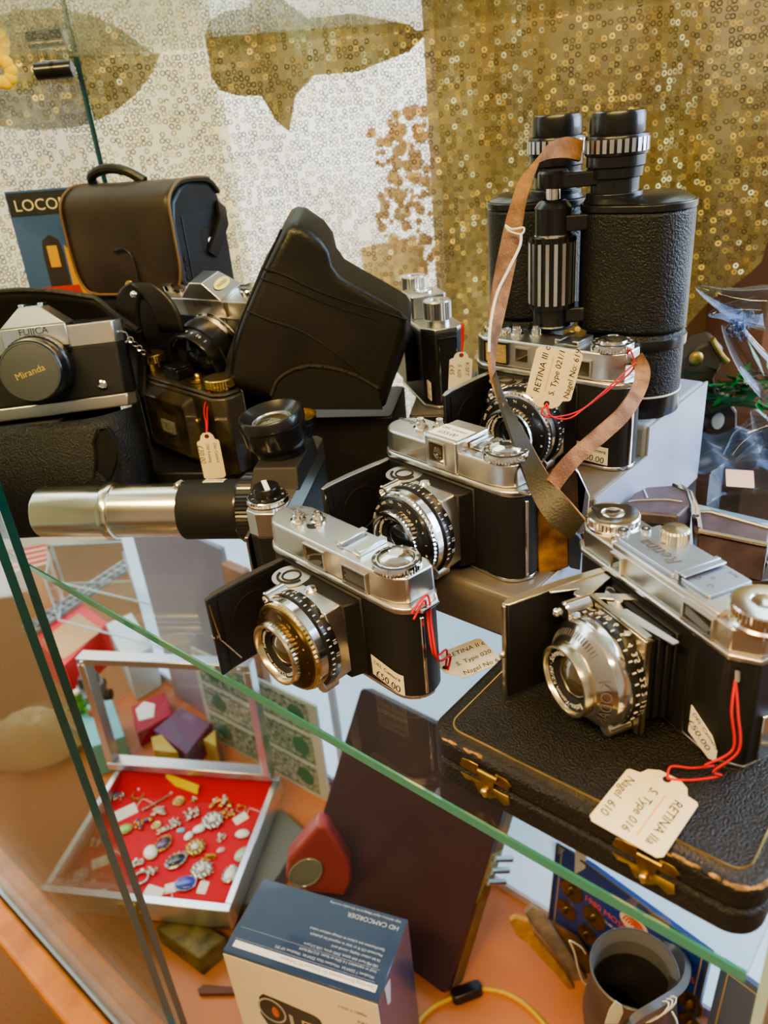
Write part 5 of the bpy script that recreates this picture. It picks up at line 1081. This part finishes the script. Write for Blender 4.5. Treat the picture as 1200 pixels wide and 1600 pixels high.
def lowbox(name, label, cat, px, z0, z1, mt, bev=.002, group=None):
    q = [P(u, v, z1) for u, v in px]; c = sum(q, V()) / len(q)
    m = MB(); m.prism([xy(p) for p in q], z0, z1); o = obj(name, m, mt, None, bev, 2); tag(o, label, cat, group); return o
lowbox('wooden_block', 'worn olive-brown wooden block propping up the jewellery case', 'block', [(242, 1448), (310, 1499), (352, 1463), (290, 1425)], DK, zr - H0 - .0015, mat('olive_wood', (.14, .10, .03), .5, var=.6, vs=40, col2=(.20, .15, .05)), .003)
lowbox('grey_box', 'flat grey-green box between the jewellery case and the camcorder carton', 'box', [(438, 1262), (478, 1300), (402, 1418), (352, 1400)], DK, -.654, mat('grey_green_card', (.17, .19, .19), .6), .002)
lowbox('wooden_ruler', 'short dark wooden strip on the orange deck below the block', 'strip', [(308, 1545), (318, 1538), (368, 1542), (366, 1552), (312, 1553)], DK, DK + .006, mat('red_brown_strip', (.14, .05, .03), .5), .001)

# camcorder carton
zt = -.463; a, b, c = P(347, 1486, zt), P(600, 1578, zt), P(410, 1371, zt); b = a + (P(636, 1436, zt) - P(410, 1371, zt))
M = frame(a, b - a, c - a); w, dp = (b - a).length, (c - a).length; hh = zt - DK
t = thing('camcorder_box', 'boxed camcorder carton with cream front and dark blue printed top', 'carton', M @ V((w / 2, dp / 2, -hh)))
NAVY = mat('navy_print', (.030, .055, .115), .28, coat=.4)
m = W(t); m.box(0, w, .0004, dp, -hh, 0, M); obj('carton', m, NAVY, t, .0008, 1)
m = W(t); m.box(.0006, w - .0006, -.0006, .0004, -hh, -.004, M); fp_ = obj('front_panel', m, mat('cream_carton', (.76, .68, .54), .4), t)
Q = M @ T3((0, -.0007, 0)) @ RX(90)
m = W(t); m.prism([(.030, -.094), (.034, -.062), (.040, -.054), (.060, -.056), (.100, -.062), (.106, -.066), (.108, -.074), (.118, -.078), (.124, -.088), (.124, -.150), (.050, -.150)], 0, .0004, Q); pc_ = obj('printed_camcorder', m, mat('print_black', (.025, .022, .020), .4), fp_)
m = W(t); m.lathe([(.0150, 0), (.0170, 0), (.0170, .0003), (.0150, .0003)], 36, Q @ T3((.047, -.080, .0004)) @ Matrix.Diagonal((1, 1.25, 1, 1))); m.prism([(.068, -.075), (.072, -.078), (.072, -.150), (.067, -.150)], .0004, .0006, Q); obj('printed_lens', m, mat('print_grey', (.45, .43, .42), .4), pc_)
m = W(t); m.lathe([(1e-6, .0006), (.007, .0006), (.007, .0004)], 20, Q @ T3((.051, -.081, 0)) @ Matrix.Diagonal((.6, 1.3, 1, 1))); obj('printed_reflection', m, mat('print_red', (.55, .12, .05), .4), pc_)
m = W(t); m.box(.083, .112, -.0896, -.0796, .0004, .0007, Q); lb_ = obj('printed_label', m, mat('print_yellow', (.70, .62, .35), .4), pc_)
m = W(t); m.box(.085, .091, -.088, -.081, .0007, .0009, Q); m.box(.095, .101, -.088, -.081, .0007, .0009, Q); m.box(.104, .110, -.088, -.081, .0007, .0009, Q); obj('label_blocks', m, INK, lb_)
m = W(t); m.text('HD', .0120, None, Q @ T3((.095, -.099, .0008))); obj('print_lettering', m, INKW, pc_)
m = W(t); m.text('1920 x 1080p', .0058, None, Q @ T3((w - .030, -.028, .0004))); m.text('PAL', .0075, None, Q @ T3((w - .020, -.044, .0004))); obj('front_lettering', m, INKG, fp_)
m = W(t); T_ = M @ T3((0, 0, .0003)); m.box(.008, w - .006, .008, .0155, 0, .0002, T_); ws = obj('white_band', m, WHITE, t)
m = W(t); U = lambda x, y: T_ @ T3((x, y, .0003)) @ RZ(180)
m.text('Operating Environments for Enclosed PC Software', .0052, None, U(w * .66, .0118)); obj('band_lettering', m, INKG, ws)
m = W(t); 
for i, (s, x) in enumerate((('Windows 7 32/64 bit  Windows Vista 32/64 bit  Windows XP SP2', .006), ('Intel or equivalent 1.6 GHz or faster, 512 MB RAM', .006), ('100 MB hard disk space, DVD drive, USB 2.0 port', .006), ('16 bit colour display, sound card', .006), ('Macintosh OS X or later is required for playback', .006), ('Specifications are subject to change without notice', .006))): m.text(s, .0042, None, U(w - .012, .0215 + i * .0060), 'L')
for i in range(2): m.box(.006, w - .010, .0175 + .0130 * i, .0177 + .0130 * i, 0, .0002, T_)
m.text('HD CAMCORDER', .0075, None, U(w - .006, dp - .014), 'L'); m.text('High definition digital video', .0038, None, U(w - .006, dp - .006), 'L'); m.text('Designed for full quality recording', .0036, None, U(w - .040, dp - .006), 'L'); obj('top_lettering', m, mat('pale_print', (.55, .60, .68), .5), t)
m = W(t); m.prism([(dp * .18, -.004), (dp * .34, -.010), (dp * .28, -.040), (dp * .20, -.034)], 0, .0006, M @ T3((w + .0002, 0, 0)) @ Matrix(((0, 0, 1, 0), (1, 0, 0, 0), (0, 1, 0, 0), (0, 0, 0, 1)))); obj('tape_tab', m, mat('clear_tape', (.50, .55, .62), .2), t)

# tall dark folding board leaning on the back
BR = P(697, 1556, DK + .0215); ub, vb = (BR.x * math.cos(AX) + BR.y * math.sin(AX)), (-BR.x * math.sin(AX) + BR.y * math.cos(AX))
t = thing('folding_board', 'large dark brown folding games board with brass catch, leaning against the back pane', 'board', S(ub - .125, vb, DK))
M = Matrix.Translation(S(ub, vb, DK + .0218)) @ Matrix.Rotation(AX, 4, 'Z') @ RX(-34.5)
m = W(t); m.prism(rrect(-.258, 0, 0, .300, .008), 0, .0125, M @ RX(90) @ T3((0, 0, -.0125))); obj('front_leaf', m, BROWN, t, .0012, 2)
m = W(t); m.prism(rrect(-.258, 0, 0, .300, .008), 0, .0250, M @ RX(90) @ T3((0, 0, -.0380))); obj('rear_leaf', m, TANW, t, .0012, 2)
m = W(t); m.box(0, .0022, .003, .030, .120, .185, M); m.box(.0022, .004, .002, .010, .130, .175, M); cb_ = obj('brass_catch', m, mat('pale_brass', (.55, .42, .20), .4, 1), t)
m = W(t)
for z in (.150, .165, .180): m.cyl(.0040, 0, .030, 16, M @ T3((.006, .004, z)) @ RX(-90) @ RY(20))
obj('catch_barrels', m, mat('pale_steel', (.60, .70, .68), .3, 1), cb_)

# red oval-windowed holder
t = thing('watch_holder', 'dusky red leather stand with an oval window, against the dark board', 'watch stand', P(500, 1395, DK)); yy = P(500, 1398, DK).y - .060
m = W(t); slab(m, [(450, 1345), (497, 1291), (512, 1294), (528, 1318), (548, 1352), (550, 1378), (540, 1402), (470, 1392), (446, 1376)], yy, .022); o = obj('stand_body', m, mat('dusky_red_leather', (.30, .07, .075), .35, coat=.2), t, .005, 3)
m = W(t); A = frame(PY(478, 1364, yy - .002), PY(500, 1370, yy) - PY(478, 1364, yy), PY(478, 1340, yy) - PY(478, 1364, yy)); m.lathe([(1e-6, .0), (.020, 0), (.020, -.003)], 32, A @ Matrix.Diagonal((.95, 1.35, 1, 1))); m.tube([A @ V((.0195 * math.cos(R(i * 15)), .0275 * math.sin(R(i * 15)), 0)) for i in range(24)], .0016, 6, True); obj('oval_window', m, mat('grey_green_glass', (.20, .23, .20), .15, coat=.5), o)

# banknote display
a, b = P(330, 1152, DK), P(516, 1256, DK); M = frame(a, b - a, V((0, .015, 1))); wd = (b - a).length
t = thing('banknote_board', 'framed board of green banknotes standing behind the jewellery case lid', 'banknote board', a)
m = W(t); m.box(0, wd, 0, .205, -.004, 0, M); obj('board', m, mat('pale_board', (.55, .58, .55), .5), t)
GRN = [mat('green_note', (.20, .34, .23), .6, var=.6, vs=130, col2=(.42, .50, .40)), mat('grey_green_note', (.30, .40, .33), .6, var=.6, vs=150, col2=(.52, .56, .46))]
for i in range(3):
    for j in range(2):
        x0 = .012 + j * (wd - .02) / 2; z0 = .008 + i * .066; m = W(t); m.box(x0, x0 + wd / 2 - .022, z0, z0 + .058, 0, .0006, M); nn_ = obj('banknote', m, GRN[(i + j) % 2], t)
        m = W(t); cx = x0 + (wd / 2 - .022) * (.78 if j else .3); m.lathe([(1e-6, .0008), (.018, .0008), (.018, .0006)], 28, M @ T3((cx, z0 + .029, 0))); m.box(x0 + .004, x0 + wd / 2 - .026, z0 + .003, z0 + .0045, .0006, .0008, M); m.box(x0 + .004, x0 + wd / 2 - .026, z0 + .053, z0 + .0545, .0006, .0008, M); obj('note_print', m, mat('dark_green_print', (.07, .20, .12), .6), nn_)
# coin poster
a, b = P(857, 1442, DK), P(1080, 1628, DK); M = frame(a, b - a, V((.05, .10, 1))); wd = (b - a).length; ht = .150
t = thing('coin_poster', 'framed deep blue coin poster with red and white lettering, standing at the back', 'poster', a)
m = W(t); m.box(0, wd, 0, ht, -.006, 0, M); obj('panel', m, mat('deep_blue_panel', (.015, .055, .34), .35, coat=.3), t)
m = W(t)
for q in ((0, wd, 0, .003), (0, wd, ht - .003, ht), (0, .003, 0, ht), (wd - .003, wd, 0, ht)): m.box(*q, 0, .0022, M)
obj('outer_frame', m, mat('grey_frame', (.10, .11, .13), .4, .5), t)
m = W(t)
for q in ((.008, wd - .008, .008, .0092), (.008, .0092, .008, ht), (wd - .0092, wd - .008, .008, ht)): m.box(*q, 0, .0006, M)
obj('gold_border', m, mat('gold_print', (.55, .40, .14), .4), t)
m = W(t); m.text('1980 MOSCOW OLYMPICS', .0128, None, M @ T3((.048, ht - .056, .0006)), 'L'); tx = obj('headline', m, mat('red_print_ink', (.85, .14, .08), .5), t)
m = W(t); m.text('ROUBLE COIN COLLECTION', .0062, None, M @ T3((.074, ht - .070, .0006)), 'L'); obj('subline', m, INKW, tx)
m = W(t); m.lathe([(1e-6, .0008), (.0175, .0008), (.0175, .0004)], 32, M @ T3((.118, ht - .040, 0)) @ Matrix.Diagonal((1.1, .8, 1, 1))); em = obj('emblem', m, mat('cream_emblem', (.80, .62, .50), .5), t)
m = W(t)
for i in range(4): m.tube([M @ V((.118 + (.0030 + .0036 * i) * math.cos(R(k * 15)), ht - .0435 + (.0030 + .0030 * i) * math.sin(R(k * 15)), .0010)) for k in range(13)], .0010, 5)
obj('emblem_lines', m, INKR, em)
CO = mat('bronze_coin', (.26, .19, .09), .4, .8, var=.4, vs=150)
for x, y, r_ in ((.030, .088, .0170), (.026, .050, .0150), (.066, .072, .0170), (.060, .036, .0150), (.200, .058, .0160), (.205, .028, .0150), (.110, .055, .0150), (.150, .060, .0150)):
    m = W(t); m.lathe([(r_, 0), (r_, .0015), (r_ * .9, .0020), (r_ * .84, .0014), (1e-6, .0016)], 32, M @ T3((x, y, 0))); m.ball(M @ V((x, y, .0014)), r_ * .45, 6, None, (1, .4, 1)); obj('mounted_coin', m, CO, t)
a2, b2 = b + (b - a).normalized() * .012, b + (b - a).normalized() * .20; M = frame(a2, b2 - a2, V((.05, .10, 1)))
t = thing('coin_poster', 'second blue framed panel with gold border, cut by the lower right corner', 'poster', a2)
m = W(t); m.box(0, .065, 0, ht, -.006, 0, M); obj('panel', m, mat('slate_blue_panel', (.06, .12, .24), .3, coat=.4), t); m = W(t)
for q in ((.008, .060, ht - .010, ht - .0088), (.008, .0092, .008, ht - .009)): m.box(*q, 0, .0006, M)
obj('gold_border', m, mat('gold_print_line', (.5, .40, .18), .4), t)
# pewter jug
t = thing('pewter_jug', 'dull grey pewter jug with thick curved handle and white thread, at the bottom right', 'jug', P(1000, 1605, DK)); jc = P(990, 1520, -.530); J0 = T3((jc.x, jc.y, 0)) @ Matrix.Diagonal((.88, .88, 1, 1))
m = W(t); m.lathe([(.036, DK), (.042, DK + .004), (.054, DK + .045), (.058, DK + .085), (.053, DK + .120), (.0495, DK + .150), (.0525, DK + .167), (.0502, DK + .168), (.0470, DK + .150), (.050, DK + .120), (.054, DK + .085), (.047, DK + .030), (1e-6, DK + .015)], 56, J0); obj('jug_body', m, PEW, t)
m = W(t); m.lathe([(.0466, DK + .150), (.0498, DK + .1675)], 56, J0); m.lathe([(.0466, DK + .150), (.0490, DK + .125)], 56, J0); obj('inner_wall', m, PEWI, t)
rimz = DK + .108
m = W(t); hp = spl([PY(u, v, jc.y + o) for u, v, o in ((1030, 1482, .045), (1052, 1494, .030), (1063, 1520, .0), (1054, 1552, -.030), (1022, 1576, -.055), (985, 1598, -.066), (955, 1622, -.070))], 6)
m.strip(hp, [V((.0085, .002, .0085))] * len(hp), .008); m.lathe([(.012, -.003), (.013, 0), (.012, .003), (1e-6, .004)], 20, T3(hp[0])); hd = obj('handle', m, PEW, t, .002, 2)
m = W(t)
for k in range(3): c1 = hp[22 + k]; m.tube([c1 + V((.0125 * math.cos(R(i * 30)), -.003 + .006 * math.sin(R(i * 30)), .0125 * math.cos(R(i * 30)))) for i in range(12)], .0008, 5, True)
m.tube(spl([hp[23] + V((.010, -.01, .006)), hp[23] + V((.016, -.012, -.012)), hp[23] + V((.012, -.014, -.03))], 5), .0010, 5); obj('tied_thread', m, WSTR, t)
t = thing('paper_tag', 'pale leaf-shaped paper tag tucked inside the pewter jug', 'tag', PY(975, 1590, jc.y - .05)); m = W(t); slab(m, [(945, 1600), (952, 1578), (962, 1564), (972, 1572), (974, 1582), (966, 1600)], jc.y - .046, .0008); obj('card', m, mat('pale_green_card', (.62, .64, .50), .7), t)
# folded slats
t = thing('folded_slats', 'fan of worn tan and grey wooden slats tied with white string, beside the coin poster', 'wooden slats', P(900, 1545, DK))
LTH = [mat('weathered_grey_slat', (.30, .26, .22), .7, var=.4, vs=60), mat('tan_slat_edge', (.48, .28, .09), .6, var=.4, vs=60), mat('brown_slat', (.20, .11, .05), .6, var=.4, vs=60)]
for i, (px, mt, dy) in enumerate((([(820, 1428), (832, 1416), (846, 1424), (862, 1448), (918, 1530), (914, 1546), (902, 1540), (858, 1478), (838, 1456)], 0, .010), ([(796, 1440), (806, 1434), (826, 1440), (836, 1462), (880, 1516), (898, 1545), (894, 1553), (866, 1520), (826, 1478), (806, 1462)], 1, .0), ([(850, 1440), (870, 1448), (905, 1470), (926, 1500), (924, 1526), (912, 1524), (880, 1486)], 2, .018))):
    m = W(t); slab(m, px, P(870, 1500, DK + .03).y - .02 + dy, .006); obj('slat', m, LTH[mt], t, .001, 1)
m = W(t); y9 = P(870, 1500, DK + .03).y - .024; m.tube(spl([PY(u, v, y9) for u, v in ((890, 1470), (898, 1490), (904, 1515), (912, 1535), (924, 1541))], 5), .0013, 6); m.tube(spl([PY(u, v, y9) for u, v in ((892, 1470), (908, 1480), (915, 1490))], 5), .0010, 6); obj('string', m, WSTR, t)
# amber flex with switch
t = thing('lamp_flex', 'amber lighting flex with a black inline switch curling over the deck', 'cord', P(730, 1550, DK)); zz = DK + .004
m = W(t); m.tube(spl([P(u, v, zz) for u, v in ((640, 1640), (652, 1602), (672, 1578), (704, 1560), (745, 1546), (790, 1552), (830, 1578), (870, 1625))], 8), .0030, 8); obj('flex', m, mat('amber_plastic', (.62, .40, .05), .3, coat=.5), t)
m = W(t); a, b = P(706, 1560, zz + .004), P(752, 1543, zz + .004); m.prism(rrect(0, (b - a).length, -.0085, .0085, .006), -.006, .007, frame(a, b - a, V((0, .3, 1)).cross(b - a))); obj('switch', m, BLK, t, .002, 2)

t = thing('lilac_board', 'pale lilac-grey board standing against the back pane behind the clear box', 'board', S(-1.03, .606, DK), AX)
m = MB(); m.box(-.13, .13, -.004, .004, 0, .42); obj('board_panel', m, mat('lilac_grey_card', (.36, .34, .42), .5), t)
t = thing('peach_box', 'tall peach-brown carton standing behind the clear box and the silver tube', 'carton', S(-.868, .600, DK), AX)
m = MB(); m.prism(rrect(-.026, .026, -.008, .008, .002), 0, .40); obj('carton_body', m, mat('peach_card', (.45, .22, .15), .6), t)
# ------------------------------------------------------------------ clutter far left on the deck
def pbox(name, label, cat, px, z0, z1, mt, bev=.002, lid=None):
    q = [P(u, v, z1) for u, v in px]; c = sum(q, V()) / len(q)
    t = thing(name, label, cat, (c.x, c.y, z0)); m = W(t); m.prism([xy(p) for p in q], z0, z1); obj('box_body', m, mt, t, bev, 2)
    return t, q
t, q = pbox('toy_box', 'pale turquoise box with a green frog figure on top, seen past the door edges', 'box', [(115, 1105), (175, 1092), (195, 1150), (140, 1168)], DK, -.620, mat('turquoise_card', (.16, .44, .50), .5))
t = thing('frog_figure', 'small green toy frog with white goggle eyes on the turquoise box', 'toy', P(127, 1110, -.620)); c = P(127, 1112, -.620)
m = W(t); m.ball(c + V((0, 0, .016)), .016, 10, None, (.9, .9, 1.1)); m.ball(c + V((0, -.002, .038)), .012, 10); m.tube([c + V((-.012, 0, .018)), c + V((-.022, -.006, .010))], .004, 8); m.tube([c + V((.010, -.006, .012)), c + V((.022, -.012, .004))], .004, 8); obj('frog_body', m, mat('frog_green', (.10, .30, .04), .35), t)
m = W(t)
for dx in (-.006, .006): m.ball(c + V((dx, -.006, .050)), .0058, 8)
obj('eyes', m, WHITE, t); m = W(t); m.ball(c + V((.024, -.012, .006)), .006, 6); obj('red_foot', m, mat('toy_red', (.5, .05, .08), .4), t)
t, q = pbox('red_box', 'open red box with buff lining standing under the toy rails', 'box', [(44, 990), (122, 938), (168, 972), (100, 1040)], DK, -.600, mat('red_card', (.62, .05, .06), .5))
m = W(t); m.prism([xy(P(u, v, -.5985)) for u, v in ((66, 1000), (122, 958), (160, 984), (100, 1030))], -.6005, -.5985); obj('buff_lining', m, mat('buff_lining', (.45, .30, .16), .8), t)
t = thing('toy_track', 'grey toy railway track section lying across the boxes at the left', 'toy track', P(130, 930, -.589)); m = W(t)
a, b = P(40, 985, -.589), P(216, 868, -.589); d = (b - a).normalized(); s = d.cross(V((0, 0, 1)))
M = frame(a, d, V((0, 0, 1)).cross(d)); L = (b - a).length; m.box(0, L, -.022, .022, -.008, 0, M); obj('track_bed', m, mat('blue_grey_plastic', (.26, .31, .34), .4), t); m = W(t)
m.box(0, L, -.012, -.009, 0, .005, M); m.box(0, L, .009, .012, 0, .005, M); obj('rails', m, STEEL, t)
m = W(t)
for i in range(16): m.box(L * i / 16, L * i / 16 + .006, -.019, .019, 0, .002, M)
obj('sleepers', m, mat('dark_sleeper', (.06, .07, .08), .6), t)
t = thing('acrylic_box', 'clear acrylic display box with pale blue edges below the silver tube', 'display box', P(190, 930, DK)); m = W(t)
q = [P(u, v, -.48) for u, v in ((70, 905), (80, 852), (285, 842), (300, 960))]; m.prism([xy(p) for p in q], -.582, -.48); obj('clear_walls', m, GLP, t)
m = W(t); m.tube(q, .0022, 6, True); m.tube([V((p.x, p.y, -.582)) for p in q], .0022, 6, True)
for p in q: m.tube([p, V((p.x, p.y, -.582))], .0022, 6)
obj('edges', m, mat('pale_blue_edge', (.50, .68, .80), .2), t)
t, q = pbox('model_house', 'white card model house with pale grey roof inside the clear box', 'model house', [(190, 862), (262, 850), (272, 886), (205, 900)], -.580, -.535, mat('pale_card', (.62, .68, .72), .6))
rz_ = -.535; A_, B_, C_, D_ = q; m = W(t); r1, r2 = (A_ + D_) / 2 + V((0, 0, .03)), (B_ + C_) / 2 + V((0, 0, .03)); m._add([A_, B_, C_, D_, r1, r2], [(0, 1, 5, 4), (3, 2, 5, 4), (0, 3, 4), (1, 2, 5)]); obj('roof', m, mat('grey_roof', (.36, .42, .48), .5), t)
t, q = pbox('striped_cloth', 'folded red and cream striped cloth at the far left behind the door', 'cloth', [(8, 862), (72, 850), (74, 880), (12, 896)], DK, -.50, mat('cream_cloth', (.60, .45, .32), .8)); m = W(t)
for i in range(4):
    k0, k1 = i / 4 + .02, i / 4 + .13; A_, B_, C_, D_ = q; m.prism([xy(p) for p in (A_.lerp(D_, k0), B_.lerp(C_, k0), B_.lerp(C_, k1), A_.lerp(D_, k1))], -.5, -.4985)
obj('red_stripes', m, mat('red_cloth', (.50, .06, .05), .8), t)
t, q = pbox('white_card_box', 'tall pale blue-white card box behind the jewellery case lid', 'box', [(165, 975), (205, 957), (238, 1010), (196, 1034)], DK, -.590, mat('blue_white_card', (.55, .66, .68), .5))
t, q = pbox('model_vehicle', 'grey metal model vehicle on the deck left of the jewellery case lid', 'model', [(118, 1072), (152, 1048), (163, 1064), (130, 1094)], DK + .012, -.640, mat('gun_grey', (.20, .22, .23), .35, .6)); m = W(t)
c = sum(q, V()) / 4
m.box(c.x - .016, c.x + .016, c.y - .012, c.y + .012, -.640, -.618); obj('cab', m, mat('dark_model_parts', (.06, .07, .08), .4), t)
for p in q: m = W(t); m.cyl(.012, -.006, .006, 20, T3(V((p.x, p.y, DK + .0125))) @ RY(90)); obj('wheel', m, mat('black_wheel', (.02, .02, .022), .6), t, .001, 1)
t, q = pbox('red_card_folder', 'crimson card with a white house shape seen through the clear lid', 'card', [(204, 1104), (258, 1080), (270, 1116), (214, 1146)], DK, -.655, mat('crimson_card', (.38, .03, .06), .6)); m = W(t)
m.prism([xy(P(u, v, -.6535)) for u, v in ((212, 1108), (225, 1096), (242, 1100), (240, 1120), (217, 1126))], -.6552, -.6535); obj('white_house_shape', m, WHITE, t)
t, q = pbox('purple_box', 'dull purple wedge box with yellow corners seen through the clear lid', 'box', [(240, 1140), (282, 1105), (330, 1130), (292, 1178)], DK, -.640, mat('dull_purple', (.14, .09, .17), .6)); m = W(t)
m.prism([xy(P(u, v, -.6385)) for u, v in ((236, 1152), (252, 1148), (278, 1176), (240, 1172))], -.690 + .002, -.6385); m.prism([xy(P(u, v, -.6385)) for u, v in ((318, 1156), (336, 1140), (338, 1166))], -.686, -.6385); obj('yellow_corners', m, mat('mustard_card', (.50, .38, .08), .6), t)
t = thing('reflection_lump', 'crumpled cream lump standing in for a beige reflection in the glass door', 'reflection lump', P(70, 1180, DK)); m = W(t); rr = random.Random(4)  # lump added for a beige reflection on the door glass
c = P(62, 1180, DK); m.lathe([(.060, .0), (.072, .020), (.062, .055), (.045, .080), (.030, .088), (1e-6, .080)], 18, T3(c) @ Matrix.Diagonal((1.1, .8, 1, 1)))
for v_ in m.bm.verts: v_.co += V((rr.uniform(-.006, .006), rr.uniform(-.006, .006), rr.uniform(0, .005)))
obj('bag_body', m, mat('cream_reflection', (.62, .50, .32), .7), t)

# ------------------------------------------------------------------ light
wd_ = bpy.data.worlds.new('sky'); SC.world = wd_; wd_.use_nodes = True; nt_ = wd_.node_tree; bg = nt_.nodes['Background']
tc = nt_.nodes.new('ShaderNodeTexCoord'); sp_ = nt_.nodes.new('ShaderNodeSeparateXYZ'); nt_.links.new(tc.outputs['Generated'], sp_.inputs[0])
rp = nt_.nodes.new('ShaderNodeValToRGB'); e = rp.color_ramp.elements; e[0].position = .35; e[0].color = (.55, .53, .50, 1); e[1].position = .60; e[1].color = (.86, .94, 1, 1)
mp = nt_.nodes.new('ShaderNodeMapRange'); mp.inputs['From Min'].default_value = -1; nt_.links.new(sp_.outputs['Z'], mp.inputs['Value']); nt_.links.new(mp.outputs[0], rp.inputs[0]); nt_.links.new(rp.outputs[0], bg.inputs[0])
bg.inputs['Strength'].default_value = 3.4
def area(name, loc, to, size, sy, power, col):
    l = bpy.data.lights.new(name, 'AREA'); l.shape = 'RECTANGLE'; l.size = size; l.size_y = sy; l.energy = power; l.color = col
    o = bpy.data.objects.new(name, l); COL.objects.link(o); o.location = loc
    o.rotation_euler = (V(to) - V(loc)).to_track_quat('-Z', 'Y').to_euler(); return o
area('ceiling_tube', (-.75, -.35, 1.35), (-.05, .45, 0), .9, .12, 36, (1, .68, .28))
area('ceiling_tube', (.15, -.9, 1.38), (.0, .5, 0), 1.2, .12, 26, (1, .70, .32))
area('window_daylight', (1.7, .55, .75), (.1, .5, .05), 1.2, 1.2, 55, (.50, .70, 1))
area('sill_daylight', (.45, 1.5, -.30), (.0, .5, -.5), 1.4, .7, 10, (.80, .92, 1))
SC.view_settings.view_transform = 'AgX'; SC.view_settings.look = 'AgX - Medium High Contrast'; SC.view_settings.exposure = .02
SC.cycles.use_denoising = True; SC.cycles.max_bounces = 10; SC.cycles.transparent_max_bounces = 24; SC.cycles.caustics_reflective = False; SC.cycles.caustics_refractive = False; SC.cycles.sample_clamp_indirect = 6
# lift everything so that the shop floor lies at height 0
bpy.context.view_layer.update()
for o in list(SC.objects):
    if o.parent is None: o.location.z += FLOOR
cam.dof.focus_distance = .50
